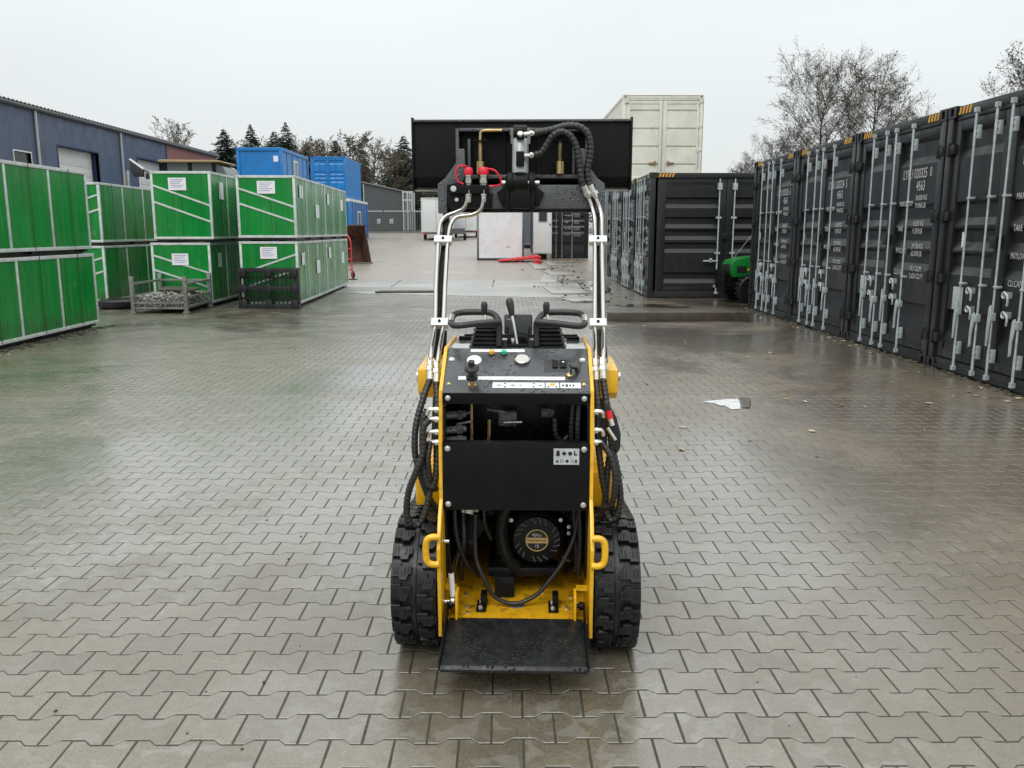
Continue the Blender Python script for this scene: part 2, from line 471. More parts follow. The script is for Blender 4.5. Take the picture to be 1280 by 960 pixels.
# ---- wet concrete pavers
def wet_ground(name, kind):
    n = NT(name)
    X, Y, Z = n.xyz()
    oi = n.n('ShaderNodeObjectInfo')
    if kind == 'paver':
        tone = n.math('FRACT', n.math('ADD', n.geo.outputs['Random Per Island'], oi.outputs['Random']))
        c = n.mix(tone, (0.120, 0.102, 0.074), (0.158, 0.137, 0.102))
        c = n.mix(n.rng(n.math('FRACT', n.math('MULTIPLY', tone, 7.31)), 0.8, 1, 0, 0.3), c, (0.142, 0.108, 0.080))
    elif kind == 'concrete':
        c = n.mix(n.rng(n.noise(0.8, 6, 0.65), 0.3, 0.7, 0, 1), (0.20, 0.20, 0.19), (0.29, 0.285, 0.265))
    elif kind == 'brick':
        bt = n.n('ShaderNodeTexBrick')
        n.l(n.pos, bt.inputs['Vector'])
        bt.inputs['Scale'].default_value = 2.4
        bt.inputs['Color1'].default_value = (0.30, 0.215, 0.178, 1)
        bt.inputs['Color2'].default_value = (0.22, 0.19, 0.165, 1)
        bt.inputs['Mortar'].default_value = (0.15, 0.14, 0.125, 1)
        c = n.mix(n.rng(n.noise(0.9, 7, 0.7, stretch=(1, 2.2, 1)), 0.35, 0.68, 0, 0.85), bt.outputs['Color'], (0.20, 0.175, 0.15))
    else:
        c = n.mix(n.rng(n.noise(0.7, 6, 0.65), 0.3, 0.7, 0, 1), (0.075, 0.068, 0.056), (0.15, 0.14, 0.12))
    # aggregate grain
    gr = n.noise(120.0, 4, 0.8)
    c = n.mix(0.55, c, n.mix(n.rng(gr, 0.3, 0.7, 0, 1), (0.55, 0.54, 0.52), (1.35, 1.34, 1.3)), 'MULTIPLY') if False else n.mix(1.0, c, n.mix(n.rng(gr, 0.25, 0.75, 0, 1), (0.45, 0.445, 0.43), (1.42, 1.41, 1.39)), 'MULTIPLY')
    sp = n.noise(210.0, 1, 0.5)
    c = n.mix(n.rng(sp, 0.70, 0.76, 0, 0.6), c, (0.42, 0.41, 0.39))
    c = n.mix(1.0, c, n.mix(n.rng(n.noise(24.0, 4, 0.65), 0.3, 0.7, 0, 1), (0.84, 0.84, 0.83), (1.15, 1.15, 1.14)), 'MULTIPLY')
    # pale drying blotches
    bl = n.noise(11.0, 3, 0.5, dist=0.5)
    blm = n.math('MULTIPLY', n.rng(bl, 0.55, 0.60, 0, 1, True), n.rng(n.noise(0.55, 2), 0.40, 0.56, 0, 0.38, True))
    c = n.mix(blm, c, (0.24, 0.23, 0.205))
    # standing wet: patches, more towards the container row
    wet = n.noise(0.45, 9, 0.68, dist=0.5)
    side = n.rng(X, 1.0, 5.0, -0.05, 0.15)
    blob = None  # wet blobs painted in for sheen, the loader's one also for its shade
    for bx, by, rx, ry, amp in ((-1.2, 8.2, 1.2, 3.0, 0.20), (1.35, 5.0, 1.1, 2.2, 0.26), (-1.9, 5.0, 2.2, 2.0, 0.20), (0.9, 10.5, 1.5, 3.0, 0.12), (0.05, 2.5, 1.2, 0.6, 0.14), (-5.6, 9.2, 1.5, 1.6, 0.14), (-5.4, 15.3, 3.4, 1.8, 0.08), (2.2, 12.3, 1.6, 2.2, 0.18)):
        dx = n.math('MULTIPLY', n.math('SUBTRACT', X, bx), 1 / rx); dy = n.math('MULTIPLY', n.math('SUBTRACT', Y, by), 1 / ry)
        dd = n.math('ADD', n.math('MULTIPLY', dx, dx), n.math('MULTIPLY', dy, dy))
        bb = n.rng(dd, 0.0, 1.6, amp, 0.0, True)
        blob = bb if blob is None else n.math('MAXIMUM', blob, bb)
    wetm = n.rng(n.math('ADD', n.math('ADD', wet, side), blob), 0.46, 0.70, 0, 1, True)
    # mud washed along the container row, algae by the crates
    mud = n.math('MULTIPLY', n.rng(X, 0.5, 3.2, 0, 1, True), n.rng(n.noise(0.9, 5, 0.65), 0.3, 0.6, 0.4, 1))
    c = n.mix(n.math('MULTIPLY', mud, 0.85), c, (0.135, 0.098, 0.064))
    alg = n.math('MULTIPLY', n.rng(X, -4.2, -6.6, 0, 1, True), n.rng(n.noise(0.8, 7, 0.7), 0.35, 0.6, 0.1, 1))
    c = n.mix(n.math('MULTIPLY', alg, 0.7), c, (0.078, 0.072, 0.034))
    yd = n.math('MULTIPLY', n.rng(Y, 10.5, 13.5, 0, 1, True), n.rng(Y, 18.0, 21.0, 1, 0.0, True))
    dirt = n.math('MULTIPLY', yd, n.rng(n.noise(0.7, 10, 0.75, dist=0.8), 0.44, 0.53, 0, 0.85))
    c = n.mix(dirt, c, (0.045, 0.034, 0.023))
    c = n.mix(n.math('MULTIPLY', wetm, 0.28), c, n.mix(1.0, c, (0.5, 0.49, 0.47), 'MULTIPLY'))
    r0 = {'paver': 0.40, 'concrete': 0.40, 'brick': 0.55, 'asphalt': 0.42}[kind]
    rr = n.rng(n.noise(3.0, 4), 0.3, 0.7, r0 - 0.09, r0 + 0.1)
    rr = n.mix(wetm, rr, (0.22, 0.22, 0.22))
    nrm = n.bump(gr, 0.16, 0.0015)
    nrm = n.bump(n.noise(16.0, 2), 0.10, 0.004, nrm)
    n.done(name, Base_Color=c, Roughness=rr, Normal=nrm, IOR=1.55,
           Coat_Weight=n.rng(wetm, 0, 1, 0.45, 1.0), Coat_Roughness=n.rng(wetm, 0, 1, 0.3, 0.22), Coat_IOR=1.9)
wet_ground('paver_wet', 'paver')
wet_ground('concrete_wet', 'concrete')
wet_ground('brick_wet', 'brick')
wet_ground('asphalt_wet', 'asphalt')
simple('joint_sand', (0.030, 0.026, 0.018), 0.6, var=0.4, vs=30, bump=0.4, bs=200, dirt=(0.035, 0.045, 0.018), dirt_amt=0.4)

# puddle: clear water film, mirror at grazing angles
n = NT('water_film')
fr = n.n('ShaderNodeFresnel'); fr.inputs['IOR'].default_value = 1.33
n.l(n.bump(n.noise(9.0, 2), 0.02, 0.01), fr.inputs['Normal'])
tr = n.n('ShaderNodeBsdfTransparent'); tr.inputs[0].default_value = (0.62, 0.58, 0.52, 1)
gl = n.n('ShaderNodeBsdfGlossy'); gl.inputs['Roughness'].default_value = 0.06
gl.inputs['Color'].default_value = (1, 1, 1, 1)
ms = n.n('ShaderNodeMixShader')
n.l(fr.outputs[0], ms.inputs[0]); n.l(tr.outputs[0], ms.inputs[1]); n.l(gl.outputs[0], ms.inputs[2])
n.l(ms.outputs[0], n.out.inputs[0])
n.t.nodes.remove(n.p)
MATS['water_film'] = n.m

# ================================================================== ground
SL = 0.0255
def gz(y): return 0.0 if y < 24 else SL * (y - 24)
def sheet(name, poly, mat, dz, ycuts=()):
    """flat sheet over a convex x/y outline, following the rise of the yard behind y = 24"""
    bm = bmesh.new()
    vs = [bm.verts.new((x, y, 0)) for x, y in poly]
    bm.faces.new(vs)
    for yc in (24.0,) + tuple(ycuts):
        bmesh.ops.bisect_plane(bm, geom=bm.verts[:] + bm.edges[:] + bm.faces[:], plane_co=(0, yc, 0), plane_no=(0, 1, 0))
    for v in bm.verts: v.co.z = gz(v.co.y) + dz
    bmesh.ops.recalc_face_normals(bm, faces=bm.faces)
    me = bpy.data.meshes.new(name); bm.to_mesh(me); bm.free()
    for p in me.polygons:
        if p.normal.z < 0: p.flip()
    me.materials.append(MATS[mat])
    return tag(link(name, me), kind='structure')
sheet('ground', [(-400, -60), (400, -60), (400, 900), (-400, 900)], 'asphalt_wet', -0.05, (120,)).data
sheet('brick_yard', [(-60, 26.4), (40, 26.4), (40, 79), (-60, 79)], 'brick_wet', 0.0)
sheet('asphalt_lane', [(2.15, 17.2), (30, 17.2), (30, 26.38), (2.15, 26.38)], 'asphalt_wet', -0.006)
sheet('asphalt_verge', [(-30, 17.25), (-5.9, 17.25), (-5.9, 26.38), (-30, 26.38)], 'asphalt_wet', -0.010)
def seam(x): return 20.35 - 0.28 * x
mb = MB()
pl = [(-5.88, seam(-5.88) + 0.03), (2.12, seam(2.12) + 0.03), (2.12, 23.9), (-5.88, 23.9)]
mb.prism(pl, 'z', -0.12, 0.006)
pl2 = [(-5.88, 23.93), (2.12, 23.93), (2.12, 26.36), (-5.88, 26.36)]
ap = tag(link('concrete_apron', mb.mesh('concrete_apron', 'concrete_wet', 0.01)), kind='structure')
for a, b in ((-5.88, -3.3), (-3.27, -0.4), (-0.37, 2.12)):
    m2 = MB()
    m2.add([(a, 23.93, -0.1), (b, 23.93, -0.1), (b, 26.36, -0.1), (a, 26.36, -0.1), (a, 23.93, 0.002), (b, 23.93, 0.002), (b, 26.36, 0.064), (a, 26.36, 0.064)],
           [(0, 3, 2, 1), (4, 5, 6, 7), (0, 1, 5, 4), (1, 2, 6, 5), (2, 3, 7, 6), (3, 0, 4, 7)])
    m2.build('slab', 'concrete_wet', ap, bevel=0.008)

# interlocking bone-shaped pavers
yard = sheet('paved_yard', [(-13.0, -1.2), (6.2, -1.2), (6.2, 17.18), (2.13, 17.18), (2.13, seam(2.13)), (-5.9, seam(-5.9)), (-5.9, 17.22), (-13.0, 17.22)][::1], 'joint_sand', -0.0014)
PX, PY = 0.199, 0.1405
def bone(g, a=0.0125):
    w = PX / 2 - g; h0 = PY / 2
    hi, lo = h0 + a - g * 1.2, h0 - a - g * 1.2
    x1, x2 = 0.034, 0.061
    return [(-w, -hi), (-x2, -hi), (-x1, -lo), (x1, -lo), (x2, -hi), (w, -hi), (w, hi), (x2, hi), (x1, lo), (-x1, lo), (-x2, hi), (-w, hi)]
B0, B1 = bone(0.0034), bone(0.0048)
NB = len(B0)
def paver_geo(bev):
    if bev:
        V = [(x, y, -0.03) for x, y in B0] + [(x, y, -0.0013) for x, y in B0] + [(x, y, 0.0) for x, y in B1]
        F = [tuple(range(2 * NB, 3 * NB))]
        for k in (0, 1):
            for i in range(NB):
                j = (i + 1) % NB
                F.append((k * NB + i, k * NB + j, (k + 1) * NB + j, (k + 1) * NB + i))
    else:
        V = [(x, y, -0.018) for x, y in B0] + [(x, y, 0.0) for x, y in bone(0.0036)]
        F = [tuple(range(NB, 2 * NB))] + [(i, (i + 1) % NB, NB + (i + 1) % NB, NB + i) for i in range(NB)]
    return V, F
ct, st_ = cos(0.1796), sin(0.1796)
def to_px(x, y, z):
    """where a point falls in the photograph, in 1280 x 960 pixels: used only to rank pavers by size in view"""
    x2 = x * cos(0.0066) - y * sin(0.0066); y2 = x * sin(0.0066) + y * cos(0.0066); z2 = z - 1.55
    d = y2 * ct - z2 * st_
    if d < 0.05: return None
    return 640 + 1050 * x2 / d, 480 - 1050 * (y2 * st_ + z2 * ct) / d
rnd = random.Random(3)
cells = []
k = -13
while True:
    yc = 2.287 + k * PY
    if yc > 22.1: break
    xo = 0.051 - PX / 2 + (PX / 2 if k % 2 else 0)
    for i in range(-62, 32):
        x = xo + i * PX
        if x < -12.6 or x > 6.1: continue
        if yc > seam(x) - 0.06: continue
        if yc > 17.1 and not (-5.8 < x < 2.05): continue
        cells.append((x, yc))
    k += 1
def shown(c):
    p = to_px(c[0], c[1], 0)
    if p is None or not (-30 < p[0] < 1310 and p[1] < 985): return False
    return not (505 < p[0] < 785 and p[1] < 800)          # under the loader
near = sorted([c for c in cells if shown(c)], key=lambda c: c[1])[:300]
nearset = set(near)
V0, F0 = paver_geo(True)
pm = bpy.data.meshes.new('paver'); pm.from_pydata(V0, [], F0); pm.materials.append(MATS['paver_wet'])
def jitter():
    return rnd.gauss(0, 0.0024), max(-0.006, min(0.006, rnd.gauss(0, 0.0024))), rnd.gauss(0, 0.004), rnd.uniform(-0.0003, 0.0004)
for c in near:
    rx, ry, rz, dz = jitter()
    link('paver', pm, yard, (c[0], c[1], dz), (rx, ry, rz))
V1, F1 = paver_geo(False)
VV, FF = [], []
for c in cells:
    if c in nearset: continue
    rx, ry, rz, dz = jitter()
    V, F = (V0, F0) if c[1] < 8 else (V1, F1)
    b = len(VV)
    cz, sz = cos(rz), sin(rz)
    for x, y, z in V:
        VV.append((c[0] + x * cz - y * sz, c[1] + x * sz + y * cz, z + dz - x * ry + y * rx))
    FF += [tuple(i + b for i in f) for f in F]
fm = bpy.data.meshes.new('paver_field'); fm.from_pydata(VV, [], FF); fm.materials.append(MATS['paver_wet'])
tag(link('paver_field', fm, yard), kind='stuff')

# puddles standing in the dips
def puddle(cx, cy, rx, ry, seed, rot=0.0):
    r = random.Random(seed)
    n = 40
    ph = [r.uniform(0, 6.28) for _ in range(5)]
    pts = []
    for i in range(n):
        a = 2 * pi * i / n
        q = 1 + sum(0.22 / (m + 1) ** 0.6 * sin((m + 2) * a + ph[m]) for m in range(5))
        x, y = rx * q * cos(a), ry * q * sin(a)
        pts.append((cx + x * cos(rot) - y * sin(rot), cy + x * sin(rot) + y * cos(rot)))
    m = MB()
    m.add([(x, y, gz(y) + 0.0024) for x, y in pts], [tuple(range(n))])
    o = m.build('puddle', 'water_film', None, smooth=0)
    return tag(o, kind='structure')
for i, p in enumerate((
                       (3.0, 17.8, 0.8, 0.4), (2.6, 23.0, 0.4, 1.2))):
    puddle(*p, seed=i + 5)

# flat white patch on the paving
o = MB().add([(1.80, 7.60, 0.003), (1.90, 7.53, 0.004), (1.93, 7.40, 0.005), (1.97, 7.42, 0.004), (1.98, 7.24, 0.006), (2.07, 7.27, 0.004), (2.12, 7.45, 0.010), (2.19, 7.80, 0.006), (2.09, 7.70, 0.008), (1.98, 7.68, 0.003)][::-1], [tuple(range(10))]).build('white_patch', 'patch_white', None, smooth=0)
tag(o, 'flat white patch on the wet paving right of the loader', 'sheet')
o = MB().add([(2.10, 7.32, 0.004), (2.16, 7.30, 0.012), (2.22, 7.46, 0.006), (2.29, 7.72, 0.014), (2.22, 7.80, 0.004), (2.15, 7.5, 0.012)], [tuple(range(6))]).build('leaf_clump', 'timber_dark', None, smooth=0)
tag(o, 'dark wet clump of leaves beside the flat white patch', 'leaves')
# litter: fallen leaves and grit on the paving
lm = MB(); r = random.Random(11)
spots = []
for _ in range(75):
    y = r.uniform(5.5, 16); spots.append((r.uniform(1.2, 4.8), y, r.uniform(0.012, 0.045)))
for _ in range(40): spots.append((4.85 - abs(r.gauss(0, 0.18)), r.uniform(7.5, 16), r.uniform(0.02, 0.05)))
for _ in range(16):
    y = r.uniform(3.5, 14); spots.append((r.uniform(-0.7, 0.7) * y * 0.85, y, r.uniform(0.006, 0.016)))
for _ in range(40): spots.append((-6.5 + abs(r.gauss(0, 0.25)), r.uniform(10.5, 15), r.uniform(0.015, 0.04)))
for x, y, s in spots:
    a = r.uniform(0, 6.28); pts = []
    for j in range(6):
        q = 2 * pi * j / 6
        e = (1.0, 0.55, 0.5, 1.0, 0.6, 0.45)[j] * r.uniform(0.8, 1.2) * s
        pts.append((x + e * cos(a + q), y + e * sin(a + q), 0.004 + r.uniform(0, 0.25) * s))
    lm.add(pts, [(0, 1, 2), (0, 2, 3), (0, 3, 4), (0, 4, 5)])
tag(lm.build('fallen_leaves', 'fallen_leaf', None, smooth=0), 'brown and pale leaves and grit scattered over the wet paving', 'leaves', kind='stuff')
gm = MB()
for _ in range(60):
    y = r.uniform(2.2, 9); x = r.uniform(-0.62, 0.62) * y
    s = r.uniform(0.002, 0.005)
    gm.obox((x, y, s * 0.4), (s * 2, s * 1.4, s), (0, 0, r.uniform(0, 3)))
tag(gm.build('grit', 'soil', None, smooth=0), 'dark specks of grit lying on the grey pavers', 'grit', kind='stuff')
# moss and dirt gathered along the foot of the container row
gm = MB()
for _ in range(420):
    y = r.uniform(6.6, 17.2); x = 4.93 - abs(r.gauss(0, 0.05)); s = r.uniform(0.008, 0.03)
    gm.obox((x, y, s * 0.2), (s * 2, s * 1.6, s * 0.8), (r.uniform(-.3, .3), r.uniform(-.3, .3), r.uniform(0, 3)))
for _ in range(260):
    y = r.uniform(10.3, 14.0); x = -6.68 + abs(r.gauss(0, 0.07)); s = r.uniform(0.008, 0.03)
    gm.obox((x, y, s * 0.2), (s * 2, s * 1.6, s * 0.8), (r.uniform(-.3, .3), r.uniform(-.3, .3), r.uniform(0, 3)))
tag(gm.build('dirt_line', 'soil', None, smooth=0), 'dark soil and moss gathered along the foot of crates and containers', 'dirt', kind='stuff')

# ================================================================== shipping containers
LEDGES = ((0.38, 0.50, 0.66), (1.08, 1.17, 1.29), (1.35, 1.44, 1.555), (1.62, 1.70, 1.84), (2.34, 2.43, 2.60))
def door_profile(ledges, z0, z1, yo, yi):
    p = [(yo, z0)]
    for a, b, c in ledges:
        p += [(yo, a), (yi, b), (yi, c), (yo, c + 0.035)]
    p.append((yo, z1))
    return p
def ribbed(mb, x0, x1, prof, back):
    """pressed door panel: profile (y,z) drawn from x0 to x1, closed behind at y = back"""
    poly = prof + [(back, prof[-1][1]), (back, prof[0][1])]
    mb.prism(poly, 'x', x0, x1)
def corrug(mb, x, y0, y1, z0, z1, depth, sgn, pitch=0.278):
    """corrugated side sheet in the plane x, going along y"""
    n = max(1, round((y1 - y0) / pitch)); p = (y1 - y0) / n
    pts = []
    for i in range(n):
        a = y0 + i * p
        pts += [(x, a), (x, a + p * 0.26), (x - sgn * depth, a + p * 0.5), (x - sgn * depth, a + p * 0.76)]
    pts.append((x, y1))
    b = len(mb.v)
    for px, py in pts: mb.v.append((px, py, z0)); mb.v.append((px, py, z1))
    for i in range(len(pts) - 1): mb.f.append((b + 2 * i, b + 2 * i + 2, b + 2 * i + 3, b + 2 * i + 1))
def casting(mb, x0, x1, y0, y1, z0, z1):
    # hollow corner block: front and side face each with an open slot
    t = 0.028
    cx, cz = (x0 + x1) / 2, (z0 + z1) / 2
    hw, hh = 0.032, 0.042
    mb.box(x0, cx - hw, y0, y0 + t, z0, z1); mb.box(cx + hw, x1, y0, y0 + t, z0, z1)
    mb.box(cx - hw, cx + hw, y0, y0 + t, z0, cz - hh); mb.box(cx - hw, cx + hw, y0, y0 + t, cz + hh, z1)
    mb.box(x0, x1, y0 + t + 0.03, y1, z0, z1)
    mb.box(x0, x0 + t, y0 + t, y0 + t + 0.03, z0, z1); mb.box(x1 - t, x1, y0 + t, y0 + t + 0.03, z0, z1)
    mb.box(x0 + t, x1 - t, y0 + t, y0 + t + 0.03, z0, z0 + t); mb.box(x0 + t, x1 - t, y0 + t, y0 + t + 0.03, z1 - t, z1)
def sticker(mb, pts, y):
    n = len(pts)
    mb.add([(x, y, z) for x, z in pts], [tuple(range(n))])

LINES = (('MAX.GROSS', '34.000 KG', '74.960 LB', 1.90), ('TARE', '4.250 KG', '9.370 LB', 1.595), ('PAYLOAD', '29.750 KG', '65.590 LB', 1.325), ('CU.CAP.', '74.3 CU.M', '2.620 CU.FT', 1.055))
BARS = (0.60, 0.98, 1.25, 1.70)
def make_container(label, loc, rotz, L=12.19, H=2.896, W=2.438, paint='container_black', bar='lock_galv', ident=None, group=None, hazard=True, bars=True, side_doors=False, ledges=LEDGES, fine=True, cat='container', name='shipping_container', edge=None):
    t = thing(name, label, cat, loc, rotz, group)
    K = (L, H, W, paint, side_doors, bar)
    zt = H - 0.118
    def frame_posts(s):
        def f(m):
            a, b = (0.0, 0.105) if s == 0 else (W - 0.105, W)
            m.box(a, b, 0.0, 0.13, 0.118, zt)
        return f
    for s in (0, 1): cached(K + ('post', s), 'corner_post', edge or paint, t, frame_posts(s), bevel=0.008)
    for s in (0, 1):
        for zz in (0, 1):
            def f(m, s=s, zz=zz):
                x0 = -0.004 if s == 0 else W - 0.158
                z0 = 0.0 if zz == 0 else zt
                casting(m, x0, x0 + 0.162, -0.006, 0.17, z0, z0 + 0.118 + (0.006 if zz else 0))
            cached(K + ('cast', s, zz), 'corner_casting', edge or paint, t, f)
    cached(K + ('header',), 'header_beam', paint, t, lambda m: (m.box(0.158, W - 0.158, 0.012, 0.11, zt + 0.012, H - 0.005), m.box(0.158, W - 0.158, 0.018, 0.1, zt - 0.03, zt + 0.012)), bevel=0.006)
    cached(K + ('sill',), 'sill_beam', paint, t, lambda m: (m.box(0.158, W - 0.158, 0.008, 0.11, 0.012, 0.135), m.box(0.158, W - 0.158, -0.012, 0.008, 0.02, 0.055)), bevel=0.006)
    sc = (H - 0.3) / 2.596
    seam_x = 1.152 if bars else W / 2
    leaves = ((0.112, seam_x - 0.006), (seam_x + 0.006, W - 0.112))
    z0, z1 = 0.145, zt - 0.035
    lg = [tuple(v * (H / 2.896) for v in l) for l in ledges]
    doors = []
    for i, (a, b) in enumerate(leaves):
        def fd(m, a=a, b=b):
            for q in ((a, a + 0.125, z0, z1), (b - 0.075, b, z0, z1)): m.box(q[0], q[1], 0.030, 0.095, q[2], q[3])
            m.box(a + 0.125, b - 0.075, 0.032, 0.095, z0, z0 + 0.10); m.box(a + 0.125, b - 0.075, 0.032, 0.095, z1 - 0.10, z1)
        d = cached(K + ('door', i), 'door', paint, t, fd, bevel=0.005)
        def fp(m, a=a, b=b): ribbed(m, a + 0.125, b - 0.075, door_profile(lg, z0 + 0.10, z1 - 0.10, 0.044, 0.086), 0.10)
        cached(K + ('panel', i), 'door_panel', paint, d, fp, smooth=20)
        cached(K + ('gasket', i), 'door_gasket', 'container_gasket', d, lambda m, a=a, b=b: m.box(a - 0.006, b + 0.006, 0.095, 0.108, z0 - 0.008, z1 + 0.01))
        doors.append(d)
    if fine:
        for s in (0, 1):
            for hz in (0.36, 1.03, 1.72, 2.44):
                def fh(m):
                    m.box(-0.035, 0.085, -0.012, 0.034, -0.05, 0.05); m.cyl((-0.02, -0.014, -0.075), (-0.02, -0.014, 0.075), 0.016, 8)
                cached(K + ('hinge', 0), 'hinge', paint, t, fh, loc=((0.10, 0, hz) if s == 0 else (W - 0.10, 0, hz)), rot=None if s == 0 else (0, 0, 0), bevel=0.004)
    if bars:
        for i, bx in enumerate(BARS):
            # round bar with its cams and guides
            def fb(m):
                m.cyl((0, -0.016, 0.075), (0, -0.016, zt + 0.03), 0.0115, 8)
                for za, zb in ((0.05, 0.10), (zt + 0.0, zt + 0.05)): m.box(-0.022, 0.022, -0.036, 0.005, za, zb)
                m.cyl((0, -0.016, 0.10), (0, -0.016, 0.36), 0.0145, 8); m.cyl((0, -0.016, zt - 0.34), (0, -0.016, zt - 0.02), 0.0145, 8)
            br = cached(K + ('bar',), 'locking_bar', bar, t, fb, loc=(bx, 0, 0))
            if fine:
                def fg(m):
                    m.box(-0.020, 0.050, -0.030, 0.03, -0.012, 0.012)
                for gzv in (1.0, 1.9): cached(K + ('guide',), 'guide_bracket', bar, br, fg, loc=(0, 0, gzv), bevel=0.004)
                def fpl(m):
                    m.box(0.014, 0.050, -0.006, 0.03, -0.07, 0.07)
                    for zz in (-0.055, 0.0, 0.055): m.box(0.024, 0.044, -0.014, -0.005, zz - 0.012, zz + 0.012)
                for gzv in (0.30, zt - 0.20): cached(K + ('plate',), 'guide_plate', bar, br, fpl, loc=(0, 0, gzv), bevel=0.004)
                if i in (0, 2):
                    def fhd(m):
                        m.prism([(-0.02, 0.80), (0.012, 0.82), (0.030, 0.70), (0.012, 0.58), (0.0, 0.40), (-0.026, 0.40), (-0.03, 0.6)], 'y', -0.05, -0.036)
                        m.box(-0.03, 0.03, -0.045, 0.005, 0.66, 0.74)
                else:
                    def fhd(m):
                        m.prism([(-0.05, 0.70), (-0.012, 0.72), (0.0, 0.62), (-0.028, 0.50), (-0.03, 0.36), (-0.062, 0.34), (-0.066, 0.5)], 'y', -0.052, -0.038)
                        m.box(-0.03, 0.03, -0.047, 0.005, 0.62, 0.70)
                cached(K + ('handle', i % 2), 'handle', bar, br, fhd, bevel=0.003)
        if fine:
            for hx in (0.76, 1.42):
                def fc(m):
                    for zz, dx in ((0.93, 0), (0.735, 0.02)):
                        ring = [(dx + 0.03 * cos(a), -0.02, zz + 0.03 * sin(a)) for a in [j * pi / 5 for j in range(11)]]
                        m.tube(ring, 0.010, 6)
                        m.tube(spline([(dx + 0.02, -0.02, zz + 0.01), (dx + 0.07, -0.028, zz + 0.005), (dx + 0.085, -0.028, zz - 0.05), (dx + 0.07, -0.022, zz - 0.10)], 4), 0.012, 6)
                        m.box(dx - 0.03, dx + 0.03, -0.01, 0.045, zz - 0.03, zz + 0.03)
                cached(K + ('catch',), 'handle_catch', bar, t, fc, loc=(hx, 0, 0))
            cached(K + ('lockbox',), 'lock_box', paint, t, lambda m: (m.box(1.08, 1.20, -0.03, 0.03, 1.38, 1.50), m.box(1.06, 1.22, -0.034, 0.03, 1.50, 1.508)), bevel=0.004)
    if hazard:
        for s in (0, 1):
            def fz(m, s=s):
                base = 0.185 if s == 0 else W - 0.455
                for j in range(4):
                    a = base + j * 0.067
                    m.prism([(a, zt + 0.024), (a + 0.034, zt + 0.024), (a + 0.062, H - 0.016), (a + 0.028, H - 0.016)], 'y', 0.0095, 0.013)
            cached(K + ('haz', s), 'hazard_stripe', 'hazard_yellow', t, fz, smooth=0)
    if ident:
        d = doors[1]; y = 0.0405
        text(ident, 0.165, 'stencil_white', d, (1.405, y, 2.185), sx=0.66)
        text('4563', 0.165, 'stencil_white', d, (1.765, y, 2.035), sx=0.66)
        for nm, a, b, zz in LINES:
            text(nm, 0.09, 'stencil_white', d, (1.36, y - 0.0, zz - 0.04), sx=0.7)
            text(a, 0.09, 'stencil_white', d, (1.765, y, zz + 0.02), sx=0.74)
            text(b, 0.09, 'stencil_white', d, (1.765, y, zz - 0.07), sx=0.74)
        def fs(m): m.box(0.36, 0.56, 0.035, 0.0405, 0.70, 0.95)
        cached(K + ('placard',), 'data_plate', 'print_grey', doors[0], fs, bevel=0.002)
        def fm_(m):
            c = [(0.44 + 0.055 * sin(a), 1.46 + 0.085 * cos(a)) for a in [j * pi / 10 for j in range(11)]]
            m.prism(c, 'y', 0.036, 0.0415)
        cached(K + ('moon',), 'half_round_sticker', 'print_white', doors[0], fm_, smooth=0)
    # long sides, roof, floor and far end
    for s, sg in ((0, -1), (1, 1)):
        if s == 1 and side_doors: continue
        def fw(m, s=s, sg=sg):
            x = 0.012 if s == 0 else W - 0.012
            corrug(m, x, 0.13, L - 0.13, 0.16, H - 0.06, 0.036, sg)
        cached(K + ('wall', s), 'side_wall', paint, t, fw, smooth=20)
        def fr(m, s=s):
            x0, x1 = (0.0, 0.07) if s == 0 else (W - 0.07, W)
            m.box(x0, x1, 0.17, L - 0.17, H - 0.075, H - 0.01); m.box(x0, x1, 0.17, L - 0.17, 0.005, 0.16)
        cached(K + ('rail', s), 'side_rail', paint, t, fr)
    cached(K + ('roof',), 'roof', paint, t, lambda m: m.box(0.07, W - 0.07, 0.11, L - 0.05, H - 0.045, H - 0.02))
    cached(K + ('floor',), 'floor', 'container_gasket', t, lambda m: m.box(0.05, W - 0.05, 0.115, L - 0.05, 0.12, 0.16))
    cached(K + ('rear',), 'rear_wall', paint, t, lambda m: m.box(0.0, W, L - 0.05, L, 0.0, H))
    if side_doors:
        x = W
        def ff(m):
            m.box(x - 0.1, x, 0.17, L - 0.17, zt - 0.01, H - 0.005); m.box(x - 0.1, x - 0.004, 0.17, L - 0.17, 0.01, 0.15)
            m.box(x - 0.1, x - 0.01, L - 0.2, L, 0.0, H)
        cached(K + ('sideframe',), 'side_frame', paint, t, ff, bevel=0.006)
        lg2 = ((0.34, 0.435, 0.56), (1.055, 1.148, 1.26), (1.355, 1.446, 1.56), (1.63, 1.722, 1.85), (2.09, 2.182, 2.30))
        ys = [0.18 + 1.465 * j for j in range(5)]
        ys[1] = 1.80; ys[3] = L - 1.80; ys[4] = L - 0.21; ys[2] = L / 2
        for j in range(4):
            a, b = ys[j] + 0.006, ys[j + 1] - 0.006
            def fd(m, a=a, b=b):
                m.box(x - 0.1, x - 0.03, a, a + 0.2, 0.16, zt - 0.02); m.box(x - 0.1, x - 0.03, b - 0.16, b, 0.16, zt - 0.02)
                m.box(x - 0.1, x - 0.032, a + 0.2, b - 0.16, 0.16, 0.25); m.box(x - 0.1, x - 0.032, a + 0.2, b - 0.16, zt - 0.14, zt - 0.02)
            d = cached(K + ('sdoor', j), 'side_door', paint, t, fd, bevel=0.005)
            def fp(m, a=a, b=b):
                prof = [(x - q, z) for q, z in door_profile(lg2, 0.25, zt - 0.14, 0.042, 0.10)]
                poly = prof + [(x - 0.13, zt - 0.14), (x - 0.13, 0.25)]
                m.prism(poly, 'y', a + 0.2, b - 0.16)
            cached(K + ('spanel', j), 'door_panel', paint, d, fp, smooth=20)
